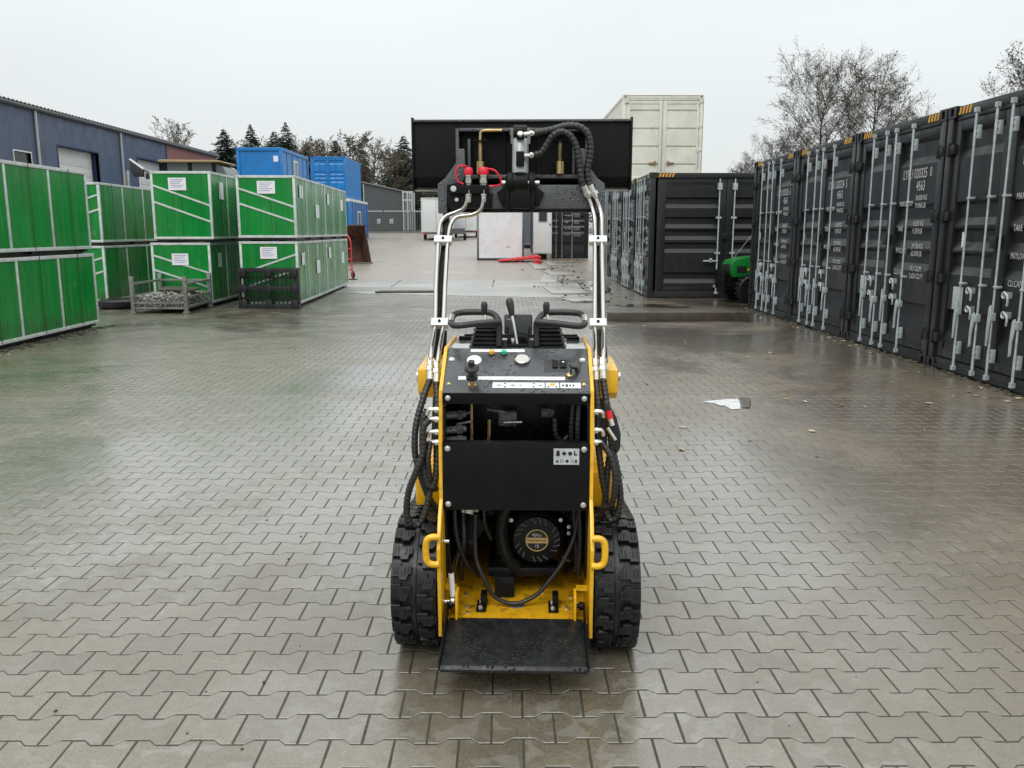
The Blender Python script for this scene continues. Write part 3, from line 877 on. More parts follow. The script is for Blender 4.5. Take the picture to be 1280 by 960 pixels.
        for yb in (1.625, 1.98, L - 1.98, L - 1.625):
            def fb(m):
                m.cyl((0.016, 0, 0.1), (0.016, 0, zt - 0.02), 0.0175, 8)
                for zz in (0.27, 1.05, 1.87): m.box(-0.03, 0.04, -0.06, 0.06, zz - 0.025, zz + 0.025)
                m.box(-0.03, 0.045, -0.05, 0.05, zt - 0.27, zt - 0.12); m.box(-0.03, 0.045, -0.04, 0.04, 0.09, 0.14)
            br = cached(K + ('sbar',), 'locking_bar', bar, t, fb, loc=(x, yb, 0))
            if yb == 1.625:
                MB().box(0.02, 0.05, -0.33, 0.02, 0.85, 0.885).box(-0.03, 0.05, -0.17, -0.12, 0.83, 0.93).build('handle', bar, br, bevel=0.004)
        cached(K + ('slock',), 'lock_box', paint, t, lambda m: m.box(x - 0.03, x + 0.04, 1.73, 1.87, 1.38, 1.50), bevel=0.004)
        def fz(m):
            for j in range(5):
                a = 0.19 + j * 0.075
                m.prism([(a, zt + 0.02), (a + 0.04, zt + 0.02), (a + 0.075, H - 0.016), (a + 0.035, H - 0.016)], 'x', x - 0.002, x + 0.0015)
        cached(K + ('shaz',), 'hazard_stripe', 'hazard_yellow', t, fz, smooth=0)
    return t

GR = 'black containers with doors facing the yard'
Y0 = 9.726
ROW = 4.935
for i, (idn, lab) in enumerate((
        (None, 'black shipping container nearest the camera, cut off by the right picture edge'),
        ('LYPU 020325  0', 'black shipping container lettered 020325, second from the right edge'),
        ('LYPU 020324  5', 'black shipping container lettered 020324, third from the right edge'),
        ('LYPU 020326  6', 'black shipping container at the far end of the near row, beside the green tractor'))):
    make_container(lab, (ROW, Y0 + (i - 1) * 2.48 + 2.448 + 0.016, 0.0), -pi / 2, ident=idn or 'LYPU 020323  0', group=GR)
GR2 = 'black containers of the far row'
labs = ('black container with doors along its side facing the camera, behind the timber beam',
        'second black container of the far row, just behind the one with side doors',
        'third black container of the far row, doors seen at a sharp angle',
        'fourth black container of the far row, partly behind the right lift arm',
        'fifth black container of the far row, mostly hidden by the right lift arm')
for i in range(5):
    yn = 20.04 + i * 2.47
    make_container(labs[i], (3.35, yn + 2.438, gz(yn)), -pi / 2, L=6.058, ident='LYPU 02033%d  1' % i, group=GR2, side_doors=(i == 0), fine=(i < 3))
make_container('dark container with white lettering facing the camera beyond the red ramp', (1.25, 38.3, gz(38.3)), 0.0, L=6.058, ident='LYPU 020341  1', fine=False)
wl = ((0.62, 0.64, 0.66), (1.20, 1.22, 1.24), (1.78, 1.80, 1.82), (2.36, 2.38, 2.40))
wc = make_container('cream white container stacked high above the black far row', (3.50, 26.3, 2.96), 0.0, L=6.058, H=2.62, paint='container_white', bars=False, hazard=False, ledges=wl, fine=True, edge='container_white')
for s in (-1, 1):
    MB().box(1.219 + s * 0.07 - 0.03, 1.219 + s * 0.07 + 0.03, 0.0, 0.035, 0.2, 2.45).build('door_strip', 'container_white', wc, bevel=0.006)
    q = MB(); q.box(1.219 + s * 0.28 - 0.1, 1.219 + s * 0.28 + 0.1, -0.01, 0.032, 0.62, 0.66); q.box(1.219 + s * 0.2 - 0.03, 1.219 + s * 0.2 + 0.03, -0.02, 0.032, 0.58, 0.70)
    q.build('handle', 'rust_edge', wc, bevel=0.004)
MB().box(2.425, 2.441, -0.002, 0.05, 0.12, 2.5).build('rust_edge', 'rust_edge', wc)
MB().box(0.16, 2.28, 0.004, 0.012, 2.60, 2.612).build('rust_edge', 'rust_edge', wc)

# ================================================================== green crates with galvanised frames
def make_crate(label, loc, rotz, W=1.2, L=3.4, H=1.26, mirror=False, papers=(), side_paper=(), strap=True, group='green crates stacked in twos'):
    t = thing('green_crate', label, 'crate', loc, rotz, group)
    K = ('crate', W, L, H)
    b = 0.05; f0 = 0.07
    posts_y = [0.0, (L - b) / 3, 2 * (L - b) / 3, L - b]
    for i, y in enumerate(posts_y):
        for s in (0, 1):
            x = 0 if s == 0 else W - b
            cached(K + ('post',), 'frame_post', 'galvanised', t, lambda m: m.box(0, b, 0, b, f0 + b, H - b), loc=(x, y, 0), bevel=0.004)
    for s in (0, 1):
        x = -0.003 if s == 0 else W - b + 0.003
        for z in (f0, H - b):
            cached(K + ('rail',), 'frame_rail', 'galvanised', t, lambda m: m.box(0, b, -0.004, L + 0.004, 0, b), loc=(x, 0, z), bevel=0.004)
        for y in (0.003, L - b - 0.003):
            pass
    for y in (0, L - b):
        for z in (f0, H - b):
            cached(K + ('cross',), 'frame_rail', 'galvanised', t, lambda m: m.box(b, W - b, 0, b, 0, b), loc=(0, y, z), bevel=0.004)
    for s in (0, 1):
        for i in range(3):
            def fp(m): m.box(0, 0.012, posts_y[0] + b, posts_y[1], f0 + b, H - b)
            cached(K + ('panel',), 'side_panel', 'crate_green', t, fp, loc=((0.012 if s == 0 else W - 0.024), posts_y[i], 0))
        if strap:
            for i in range(3):
                cached(K + ('strap',), 'strap', 'tarp_strap', t, lambda m: m.box(0, 0.004, -0.006, 0.006, f0 + 0.02, H + 0.002), loc=((-0.006 if s == 0 else W + 0.004), posts_y[i] + (L - b) / 6 + 0.05, 0))
    for y in (0.012, L - 0.024):
        cached(K + ('end',), 'end_panel', 'crate_green', t, lambda m: m.box(b, W - b, 0, 0.012, f0 + b, H - b), loc=(0, y, 0))
    cached(K + ('lid',), 'lid', 'crate_green', t, lambda m: m.box(b, W - b, b, L - b, H - 0.03, H - 0.018))
    # two slanting braces on the end
    hh = H - f0
    for fa, fb in ((0.79, 0.50), (0.55, 0.26)):
        za, zb = f0 + hh * fa, f0 + hh * fb
        if mirror: za, zb = zb, za
        br = MB(); br.prism([(b, za - 0.02), (W - b, zb - 0.02), (W - b, zb + 0.02), (b, za + 0.02)], 'y', 0.0, 0.011)
        br.build('brace', 'galvanised', t, bevel=0.003)
    for x in (0.12, W - 0.24):
        cached(K + ('skid',), 'skid', 'pallet_black', t, lambda m: m.box(0, 0.12, 0.05, L - 0.05, 0.0, f0), loc=(x, 0, 0))
    for y in (0.06, L / 2, L - 0.16):
        cached(K + ('base',), 'base_board', 'pallet_black', t, lambda m: m.box(0.04, W - 0.04, 0.0, 0.1, f0 * 0.4, f0), loc=(0, y, 0))
    for (x, z, w, h) in papers:
        p = MB().box(x, x + w, -0.004, -0.0015, z, z + h).build('notice_sheet', 'paper', t)
        ink = MB()
        for k in range(5):
            zz = z + h * (0.82 - k * 0.15)
            ink.box(x + w * 0.12, x + w * (0.86 - 0.22 * ((k * 7) % 3) / 2), -0.0052, -0.0042, zz, zz + h * 0.045)
        ink.build('printed_lines', 'paper_ink', p)
    for (y, z, w, h) in side_paper:
        MB().box(W + 0.001, W + 0.0045, y, y + w, z, z + h).build('notice_sheet', 'paper', t)
    return t
# near stack, long side towards the yard
make_crate('lower green crate of the stack nearest the camera at the left edge', (-7.87, 10.45, 0.0), 0.02, L=3.45, H=1.20)
make_crate('upper green crate of the stack nearest the camera at the left edge', (-7.90, 10.43, 1.203), 0.014, L=3.45, H=1.29)
make_crate('lower green crate of the stack behind the tyre', (-9.70, 18.0, 0.0), 0.02, L=3.4, H=1.25, mirror=True)
make_crate('upper green crate of the stack behind the tyre', (-9.71, 18.02, 1.253), 0.02, L=3.4, H=1.31, mirror=True)
make_crate('lower green crate behind the stillage of scrap, white notice on its end', (-7.38, 17.7, 0.0), 0.03, W=1.215, L=3.4, H=1.32, papers=((0.42, 0.86, 0.34, 0.24),), side_paper=((0.5, 0.8, 0.25, 0.3),))
make_crate('upper green crate above the stillage of scrap, white notice near its top', (-7.28, 17.68, 1.323), 0.03, W=1.215, L=3.4, H=1.44, papers=((0.36, 1.06, 0.36, 0.25),), side_paper=((0.55, 0.9, 0.3, 0.36),))
make_crate('lower green crate behind the upright black pallet', (-5.46, 17.42, 0.0), 0.033, W=1.18, L=3.35, H=1.35, mirror=True, papers=((0.42, 1.0, 0.34, 0.24),), side_paper=((0.4, 0.85, 0.3, 0.26), (2.0, 0.6, 0.4, 0.3)))
make_crate('upper green crate above the upright black pallet, white notice and slanting braces', (-5.45, 17.40, 1.353), 0.033, W=1.18, L=3.35, H=1.31, papers=((0.42, 0.95, 0.36, 0.25),), side_paper=((0.4, 0.88, 0.34, 0.26), (2.1, 0.5, 0.42, 0.3)))
make_crate('lower green crate at the far end of the stacks, next to the hand truck', (-5.59, 20.85, 0.0), 0.033, W=1.18, L=3.35, H=1.35, side_paper=((0.3, 0.9, 0.3, 0.26), (2.3, 0.7, 0.4, 0.3)))
make_crate('upper green crate at the far end of the stacks, in front of the blue containers', (-5.58, 20.83, 1.353), 0.033, W=1.18, L=3.35, H=1.31, side_paper=((0.3, 0.85, 0.3, 0.26), (2.3, 0.75, 0.4, 0.3)))

# ------------------------------------------------------------------ stillage of scrap
t = thing('stillage', 'low grey steel stillage with four posts in front of the green crates', 'stillage', (-7.16, 16.18, 0), 0.03)
for x in (0, 1.0):
    for y in (0, 1.45):
        cached('stpost', 'corner_post', 'stillage_steel', t, lambda m: (m.box(-0.035, 0.035, -0.035, 0.035, 0.02, 0.70), m.box(-0.055, 0.055, -0.055, 0.055, 0.0, 0.03)), loc=(x, y, 0), bevel=0.006)
for x in (0, 1.0):
    for z in (0.12, 0.30, 0.56): cached('strail', 'side_rail', 'stillage_steel', t, lambda m: m.box(-0.02, 0.02, 0.035, 1.415, -0.02, 0.02), loc=(x, 0, z), bevel=0.004)
for y, zs in ((0, (0.10, 0.2)), (1.45, (0.10, 0.2, 0.56))):
    for z in zs: cached('stend', 'end_rail', 'stillage_steel', t, lambda m: m.box(0.035, 0.965, -0.02, 0.02, -0.02, 0.02), loc=(0, y, z), bevel=0.004)
MB().box(0.03, 0.97, 0.03, 1.42, 0.07, 0.09).build('base_plate', 'stillage_steel', t)
q = MB(); r = random.Random(4)
for _ in range(700):
    x, y = r.uniform(0.06, 0.94), r.uniform(0.03, 1.4)
    z = 0.1 + r.uniform(0, 0.27) * (1 - 0.35 * abs(x - 0.5))
    a, b = r.uniform(0, 6.28), r.uniform(-0.7, 0.7)
    l = r.uniform(0.04, 0.11)
    if r.random() < 0.5:
        d = Vector((cos(a) * cos(b), sin(a) * cos(b), sin(b))) * l
        c = Vector((x, y, z)); e = Vector((-sin(a), cos(a), 0.4)) * 0.035
        q.tube([c - d, c + e * 0.8, c + d], r.uniform(0.008, 0.013), 5)
    else:
        q.obox((x, y, z), (l, 0.035, 0.016), (r.uniform(-.6, .6), b, a))
for k in range(16): q.obox((0.1 + 0.054 * k, 0.0, 0.2 + r.uniform(-.02, .02)), (0.012, 0.05, 0.14), (0, r.uniform(-.5, .5), 0))
tag(q.build('scrap_heap', 'scrap', None, loc=(-7.16, 16.18, 0), rot=(0, 0, 0.03)), 'heap of grey steel clamps lying in the stillage', 'scrap', kind='stuff')
o = MB().obox((0.62, 0.75, 0.42), (0.7, 0.5, 0.03), (0.06, 0.03, 0.1)).build('board', 'timber_dark', None, loc=(-7.16, 16.18, 0), bevel=0.004)
tag(o, 'dark brown board lying on top of the scrap in the stillage', 'board')
t = thing('tyre', 'black tyre lying flat beside the stillage', 'tyre', (-7.95, 17.35, 0))
q = MB(); q.lathe([(0.20, 0.02), (0.34, 0.0), (0.40, 0.03), (0.415, 0.09), (0.41, 0.15), (0.35, 0.19), (0.21, 0.17), (0.19, 0.10), (0.20, 0.02)], (0, 0, 0), (0, 0, 1), 36)
q.build('tread', 'rubber', t)
for k in range(3): MB().lathe([(0.418 - 0.004 * abs(k - 1), 0.055 + 0.035 * k), (0.421 - 0.004 * abs(k - 1), 0.065 + 0.035 * k), (0.418 - 0.004 * abs(k - 1), 0.075 + 0.035 * k)], (0, 0, 0), (0, 0, 1), 36).build('tread_rib', 'rubber', t)

# ------------------------------------------------------------------ black plastic pallet standing on its edge
t = thing('plastic_pallet', 'black plastic pallet standing on edge against the green crates', 'pallet', (-5.47, 17.20, 0), -0.03)
PW, PH = 1.25, 0.82
for z in (0.045, 0.41, 0.775): cached('plbar', 'runner', 'pallet_black', t, lambda m: m.box(0, PW, 0.0, 0.022, -0.045, 0.045), loc=(0, 0, z), bevel=0.006)
for x in (0.1, 0.62, 1.15):
    for z in (0.045, 0.41, 0.775): cached('plblk', 'block', 'pallet_black', t, lambda m: m.prism([(-0.075, -0.055), (-0.04, -0.085), (0.04, -0.085), (0.075, -0.055), (0.075, 0.055), (0.04, 0.085), (-0.04, 0.085), (-0.075, 0.055)], 'y', -0.012, 0.13), loc=(x, 0, z if z == 0.41 else (0.085 if z < 0.4 else 0.735)), bevel=0.008)
for k in range(15):
    cached('plslat', 'slat', 'pallet_black', t, lambda m: m.box(-0.014, 0.014, 0.126, 0.142, 0, PH), loc=(0.02 + k * 0.0865, 0, 0))
for z in (0.02, 0.2, 0.41, 0.62, 0.80): cached('plcross', 'cross_slat', 'pallet_black', t, lambda m: m.box(0, PW, 0.142, 0.158, -0.02, 0.02), loc=(0, 0, z))
for x in (0.0, PW - 0.045): cached('pledge', 'edge_bar', 'pallet_black', t, lambda m: m.box(0, 0.045, 0.022, 0.126, 0.0, PH), loc=(x, 0, 0), bevel=0.006)

# ------------------------------------------------------------------ timber beam
o = MB().box(0, 2.5, 0, 0.22, 0.0, 0.16).build('timber_beam', 'timber_dark', None, bevel=0.012, loc=(1.78, 14.65, 0.0), rot=(0, 0, 0.0))
tag(o, 'long dark timber beam lying on the wet ground in front of the far containers', 'beam')

# ------------------------------------------------------------------ small green tractor, nose towards the yard
t = thing('compact_tractor', 'small green tractor with yellow wheels, nose poking out behind the near row', 'tractor', (5.46, 18.94, 0), R(99))
# local +y is the nose
MB().prism([(-0.9, 0.55), (0.52, 0.55), (0.56, 0.62), (0.56, 0.84), (0.50, 0.93), (0.2, 1.00), (-0.9, 1.06)], 'x', -0.28, 0.28).build('hood', 'tractor_green', t, bevel=0.03)
MB().box(-0.2, 0.2, 0.555, 0.572, 0.60, 0.84).build('grille', 'black_plastic', t, bevel=0.01)
for s in (-1, 1):
    MB().box(s * 0.285 - 0.006, s * 0.285 + 0.006, 0.22, 0.44, 0.66, 0.80).build('headlight', 'glass_dark', t, bevel=0.004)
    MB().box(s * 0.293 - 0.003, s * 0.293 + 0.003, -0.5, 0.2, 0.70, 0.745).build('stripe', 'tractor_yellow', t)
MB().box(-0.16, 0.16, -1.5, 0.6, 0.28, 0.55).build('chassis', 'black_paint', t, bevel=0.02)
fg = MB(); fg.box(-0.24, 0.24, 0.66, 0.72, 0.30, 0.72); fg.box(-0.2, -0.16, 0.5, 0.66, 0.34, 0.42); fg.box(0.16, 0.2, 0.5, 0.66, 0.34, 0.42)
fg.build('front_guard', 'black_paint', t, bevel=0.02)
for s in (-1, 1):
    for (yy, rr, ww) in ((0.18, 0.30, 0.2), (-1.15, 0.46, 0.3)):
        c = (s * (0.42 if rr < 0.4 else 0.5), yy, rr)
        q = MB(); q.lathe([(rr * 0.55, -ww / 2), (rr * 0.9, -ww / 2), (rr, -ww * 0.32), (rr, ww * 0.32), (rr * 0.9, ww / 2), (rr * 0.55, ww / 2), (rr * 0.55, -ww / 2)], (0, 0, 0), (1, 0, 0), 28)
        w = link('wheel', q.mesh('wheel', 'rubber'), t, c)
        q = MB(); q.lathe([(0.0, s * ww * 0.2), (rr * 0.2, s * ww * 0.22), (rr * 0.42, s * ww * 0.12), (rr * 0.5, s * ww * 0.42), (rr * 0.56, s * ww * 0.46), (rr * 0.555, -s * ww * 0.3)], (0, 0, 0), (1, 0, 0), 24)
        q.build('rim', 'tractor_yellow', w)
        q = MB()
        for k in range(18):
            a = 2 * pi * k / 18
            for sd in (-1, 1):
                q.obox((sd * ww * 0.22, (rr + 0.006) * cos(a + sd * 0.08), (rr + 0.006) * sin(a + sd * 0.08)), (ww * 0.46, rr * 0.1, 0.025), (a + pi / 2, 0, sd * 0.35))
        q.build('lugs', 'rubber', w)
MB().box(-0.24, 0.24, -1.35, -0.95, 0.75, 0.85).box(-0.22, 0.22, -1.45, -1.35, 0.8, 1.15).build('seat', 'black_plastic', t, bevel=0.03)
MB().tube([(-0.42, -1.4, 0.7), (-0.42, -1.4, 1.9), (0.42, -1.4, 1.9), (0.42, -1.4, 0.7)], 0.025, 8).build('roll_bar', 'black_paint', t)
MB().cyl((0.0, -0.75, 0.9), (0.0, -0.95, 1.12), 0.02).lathe([(0.165, 0), (0.18, 0.012), (0.165, 0.024)], (0, -0.95, 1.12), (0, -0.5, 0.85), 20).build('steering_wheel', 'black_plastic', t)
MB().tube([(0.2, 0.3, 0.98), (0.28, -0.25, 1.62)], 0.006, 6).build('stay_rod', 'stillage_steel', t)

# ================================================================== warehouse on the left
t = thing('warehouse', 'long warehouse with blue grey cladding, white roller doors and a brick end', 'warehouse', (-17.5, 0, 0))
opens = [(34, 37.3, -1, 4.84), (41.2, 44.5, -1, 4.98), (30.95, 32.05, 3.7, 4.38)]
EAVE = 5.95
yb = 22.0
while yb < 44.75:
    ye = min(yb + 1.1, 44.75)
    a = yb
    cuts = sorted({yb, ye} | {v for o_ in opens for v in o_[:2] if yb < v < ye})
    for c0, c1 in zip(cuts, cuts[1:]):
        g0 = 0.004 if c0 == yb else 0; g1 = 0.004 if c1 == ye else 0
        hit = [o_ for o_ in opens if o_[0] < (c0 + c1) / 2 < o_[1]]
        segs = [(-0.5, EAVE)]
        for o_ in hit:
            segs = [(-0.5, o_[2]), (o_[3], EAVE)] if o_[2] > 0 else [(o_[3], EAVE)]
        for z0, z1 in segs:
            MB().box(-0.12, 0.0, c0 + g0, c1 - g1, z0, z1).build('cladding_panel', 'cladding_blue', t, bevel=0.0)
    yb = ye
MB().box(-0.6, -0.36, 22, 44.75, -0.5, EAVE - 0.05).build('inner_wall', 'trim_dark', t)
for (a, b, z0, z1) in opens[:2]:
    d = MB().box(-0.34, -0.30, a + 0.02, b - 0.02, -0.5, z1).build('roller_door', 'door_white', t)
    for k in range(12): 
        zz = 0.2 + k * 0.4
        if zz + 0.37 < z1: MB().box(-0.302, -0.285, a + 0.05, b - 0.05, zz, zz + 0.37).build('door_section', 'door_white', d, bevel=0.008)
    f = MB(); f.box(-0.3, 0.012, a - 0.06, a, -0.5, z1 + 0.06); f.box(-0.3, 0.012, b, b + 0.06, -0.5, z1 + 0.06); f.box(-0.3, 0.012, a, b, z1, z1 + 0.06)
    f.build('door_frame', 'trim_blue', t)
f = MB(); f.box(-0.13, 0.01, 30.9, 30.95, 3.65, 4.43); f.box(-0.13, 0.01, 32.05, 32.1, 3.65, 4.43); f.box(-0.13, 0.01, 30.95, 32.05, 3.65, 3.7); f.box(-0.13, 0.01, 30.95, 32.05, 4.38, 4.43)
w = f.build('window', 'door_white', t)
MB().box(-0.1, -0.08, 30.95, 32.05, 3.7, 4.38).build('pane', 'glass_dark', w)
MB().box(-0.05, 0.05, 22, 52.6, EAVE, EAVE + 0.14).build('fascia', 'roof_grey', t, bevel=0.01)
MB().tube([(0.1, 22, EAVE + 0.06), (0.1, 52.6, EAVE + 0.06)], 0.075, 8).build('gutter', 'trim_dark', t)
rf = MB()
b = 0
pts = []
y = 22.0
while y < 52.6:
    pts += [(y, 0.0), (y + 0.11, 0.0), (y + 0.15, 0.05), (y + 0.22, 0.05)]; y += 0.26
for y, dz in pts:
    rf.v.append((0.12, y, EAVE + 0.15 + dz)); rf.v.append((-14.0, y, EAVE + 1.1 + dz))
for i in range(len(pts) - 1): rf.f.append((2 * i, 2 * i + 2, 2 * i + 3, 2 * i + 1))
rf.build('roof', 'roof_grey', t, smooth=0)
for y in (32.5, 39.5): 
    MB().cyl((0.06, y, -0.5), (0.06, y, EAVE), 0.055, 10).build('downpipe', 'pipe_grey', t)
MB().box(-0.3, 0.004, 44.8, 52.5, -0.5, EAVE).build('brick_wall', 'brick_wall', t)
MB().box(-0.06, 0.03, 44.74, 44.81, -0.5, EAVE).build('corner_trim', 'trim_blue', t)
MB().box(-14.0, -0.3, 52.3, 52.5, -0.5, EAVE + 0.05).build('end_wall', 'brick_wall', t)
MB().box(-14.0, -0.6, 22.0, 22.2, -0.5, EAVE + 0.05).build('end_wall', 'cladding_blue', t)
q = MB(); q.cyl((0.02, 47.6, 5.0), (0.25, 47.6, 5.2), 0.04, 8); q.box(0.2, 0.4, 47.5, 47.7, 5.15, 5.35); q.build('wall_lamp', 'trim_dark', t, bevel=0.01)
MB().box(0.0, 0.12, 39.75, 39.95, 3.6, 4.3).build('junction_box', 'pipe_grey', t, bevel=0.01)

# ------------------------------------------------------------------ wheel loader standing behind the crates
t = thing('wheel_loader', 'tan roofed wheel loader parked behind the green crates, only its cab showing', 'vehicle', (-8.75, 24.6, 0.02), 0)
MB().prism([(-0.80, 3.40), (0.80, 3.40), (0.86, 3.43), (0.80, 3.46), (-0.8, 3.48), (-0.85, 3.44)], 'y', -0.75, 0.8).build('roof', 'vehicle_tan', t, bevel=0.02)
cab = MB()
for x, y in ((-0.68, -0.6), (0.66, -0.6), (-0.68, 0.6), (0.66, 0.6), (0.0, -0.6)): cab.box(x - 0.045, x + 0.045, y - 0.045, y + 0.045, 2.1, 3.40)
cab.box(-0.72, 0.7, -0.64, 0.64, 2.0, 2.1)
cab.build('cab_frame', 'black_paint', t, bevel=0.01)
for a, b in ((-0.63, -0.05), (0.05, 0.61)): MB().box(a, b, -0.61, -0.6, 2.1, 3.40).build('window_pane', 'glass_pale', t)
MB().box(-0.63, 0.61, 0.6, 0.61, 2.1, 3.40).build('window_pane', 'glass_pale', t)
wsn = MB()
pr = [(0.70, 3.39), (0.90, 3.3), (1.02, 3.05), (1.05, 2.7), (1.0, 2.2)]
for i in range(4):
    a, b = pr[i], pr[i + 1]
    wsn.quad((a[0], -0.6, a[1]), (b[0], -0.6, b[1]), (b[0], 0.6, b[1]), (a[0], 0.6, a[1]))
wsn.build('windscreen', 'glass_pale', t)
MB().prism([(0.68, 3.39), (0.90, 3.29), (1.02, 3.05), (1.05, 2.7), (1.0, 2.2), (0.7, 2.2)], 'y', -0.602, -0.597).build('corner_pane', 'glass_pale', t)
MB().box(-0.3, 0.2, -0.25, 0.3, 2.1, 2.5).box(-0.38, -0.25, -0.25, 0.3, 2.45, 3.15).build('seat', 'black_plastic', t, bevel=0.05)
MB().prism([(-2.6, 0.7), (1.6, 0.7), (1.6, 1.5), (1.0, 2.0), (-0.7, 2.0), (-2.6, 1.7)], 'y', -0.7, 0.7).build('body', 'vehicle_tan', t, bevel=0.05)
for x in (-1.8, 1.3):
    for s in (-1, 1):
        q = MB(); q.lathe([(0.36, -0.22), (0.6, -0.22), (0.68, -0.14), (0.68, 0.14), (0.6, 0.22), (0.36, 0.22), (0.36, -0.22)], (0, 0, 0), (0, 1, 0), 28)
        w = link('wheel', q.mesh('wheel', 'rubber'), t, (x, s * 0.95, 0.68))
        MB().lathe([(0.0, s * 0.1), (0.2, s * 0.12), (0.34, s * 0.2), (0.37, s * 0.2), (0.37, -s * 0.1)], (0, 0, 0), (0, 1, 0), 20).build('rim', 'vehicle_tan', w)
q = MB(); q.tube([(-0.75, -0.65, 3.0), (-1.25, -0.85, 3.2)], 0.02, 6); q.prism([(-1.5, 3.45), (-1.16, 3.2), (-1.16, 3.0), (-1.42, 3.0), (-1.52, 3.2)], 'y', -0.95, -0.87); q.build('mirror', 'black_plastic', t, bevel=0.01)
q = MB(); q.obox((-1.0, -0.8, 3.02), (0.3, 0.06, 0.16), (0, 0.05, 0.2)); q.cyl((-1.0, -0.76, 3.0), (-0.7, -0.6, 2.6), 0.02); q.build('mirror', 'black_plastic', t, bevel=0.03)
q = MB(); q.prism([(-1.52, 3.46), (-1.50, 3.48), (-1.14, 3.22), (-1.16, 3.19)], 'y', -0.96, -0.86); q.build('mirror_rim', 'door_white', t)
MB().lathe([(0.09, 0), (0.1, 0.1), (0.06, 0.2), (0, 0.22)], (0.35, 0.3, 2.9), (0, 0, 1), 14).build('beacon', 'orange_lens', t)

# ================================================================== blue containers
def blue_cabin(label, loc, W, L, H, windows=(), white_top=False):
    t = thing('site_cabin', label, 'cabin', loc)
    MB().box(0.06, W - 0.06, 0.06, L - 0.06, 0.14, H - 0.2).build('wall', 'cabin_blue' if white_top else 'container_blue', t)
    for x in (0, W - 0.16):
        for y in (0, L - 0.16): cached(('cabpost', H, white_top), 'corner_post', 'container_blue', t, lambda m: m.box(0, 0.16, 0, 0.16, 0.0, H - 0.2), loc=(x, y, 0), bevel=0.01)
    q = MB(); q.box(0.0, W, 0.0, L, H - 0.2, H - 0.02)
    q.build('roof_frame', 'door_white' if white_top else 'container_blue', t, bevel=0.02)
    MB().box(0.0, W, 0.0, L, 0.0, 0.14).build('floor_frame', 'container_blue', t, bevel=0.01)
    n = int(L / 1.15)
    for k in range(1, n):
        MB().box(W - 0.065, W - 0.035, k * L / n - 0.04, k * L / n + 0.04, 0.14, H - 0.2).build('wall_batten', 'container_blue', t)
    for (y0, y1, z0, z1) in windows:
        f = MB(); x = W - 0.06
        f.box(x, x + 0.05, y0 - 0.12, y0, z0 - 0.12, z1 + 0.12); f.box(x, x + 0.05, y1, y1 + 0.12, z0 - 0.12, z1 + 0.12); f.box(x, x + 0.05, y0, y1, z0 - 0.12, z0); f.box(x, x + 0.05, y0, y1, z1, z1 + 0.12)
        w = f.build('window', 'door_white', t)
        MB().box(x, x + 0.02, y0, y1, z0, z1).build('pane', 'glass_pale', w)
    return t
t = blue_cabin('bright blue site cabin raised high behind the green crates', (-14.3, 46.0, 3.35), 2.43, 6.0, 2.6, windows=((2.6, 3.3, 0.9, 2.0),))
MB().box(1.95, 2.2, 0.05, 0.058, 1.85, 2.15).build('notice_sheet', 'paper', t)
blue_cabin('blue site cabin under the raised bright blue cabin, hidden by crates', (-14.3, 46.0, 0.56), 2.43, 6.0, 2.77)
make_container('blue shipping container with ribbed doors stacked on a lower cabin', (-13.55, 60.0, 3.82), 0.0, L=6.058, H=2.83, paint='container_blue', bar='container_blue', hazard=False, fine=False)
blue_cabin('blue cabin with white roof edge and a tall white window, far beyond the crates', (-13.9, 59.4, 0.9), 3.1, 7.6, 2.9, windows=((3.2, 4.3, 0.75, 2.0),), white_top=True)

# ------------------------------------------------------------------ rusty loader bucket
t = thing('loader_bucket', 'rusty brown loader bucket resting on the yard past the green crates', 'bucket', (-6.35, 35.0, gz(35.0)), R(28))
prof = [(-0.75, 0.0), (0.15, 0.02), (0.4, 0.15), (0.52, 0.45), (0.45, 0.8), (0.25, 1.05), (-0.05, 1.5)]
inn = [(y - 0.03 if i > 2 else y, z + (0.03 if i < 4 else 0)) for i, (y, z) in enumerate(prof)]
q = MB(); n = len(prof)
V = [(x, y, z) for x in (-0.55, 0.55) for (y, z) in prof]
F = [(i, i + 1, n + i + 1, n + i) for i in range(n - 1)]
q.add(V, F); q.build('shell', 'rusty_brown', t)
for s in (-1, 1): MB().prism(prof, 'x', s * 0.55, s * 0.58).build('cheek', 'rusty_brown', t)
MB().box(-0.6, 0.6, -0.86, -0.74, -0.005, 0.03).build('cutting_edge', 'stillage_steel', t, bevel=0.006)
MB().box(-0.6, 0.6, -0.1, 0.0, 1.48, 1.54).build('top_lip', 'rusty_brown', t, bevel=0.006)
# red hand truck leaning at the end of the crates
t = thing('hand_truck', 'red two wheeled hand truck standing at the end of the green crates', 'hand truck', (-5.02, 26.7, gz(26.7)), R(30))
q = MB()
for s in (-1, 1): q.tube(spline([(s * 0.17, 0.0, 0.05), (s * 0.17, 0.03, 0.6), (s * 0.17, 0.06, 1.15), (s * 0.12, 0.22, 1.38)], 6), 0.022, 8)
q.build('upright', 'red_paint', t)
q = MB(); q.tube(spline([(-0.12, 0.22, 1.38), (0.0, 0.28, 1.46), (0.12, 0.22, 1.38)], 6), 0.022, 8); q.build('handle', 'red_paint', t)
for z in (0.3, 0.62, 0.95): MB().tube([(-0.17, 0.03, z), (0.17, 0.03, z)], 0.016, 8).build('cross_bar', 'red_paint', t)
MB().box(-0.22, 0.22, -0.36, 0.0, 0.0, 0.012).build('toe_plate', 'black_paint', t, bevel=0.003)
for s in (-1, 1): MB().lathe([(0.03, -0.03), (0.11, -0.03), (0.13, 0.0), (0.11, 0.03), (0.03, 0.03)], (s * 0.23, 0.1, 0.13), (1, 0, 0), 18).build('wheel', 'rubber', t)

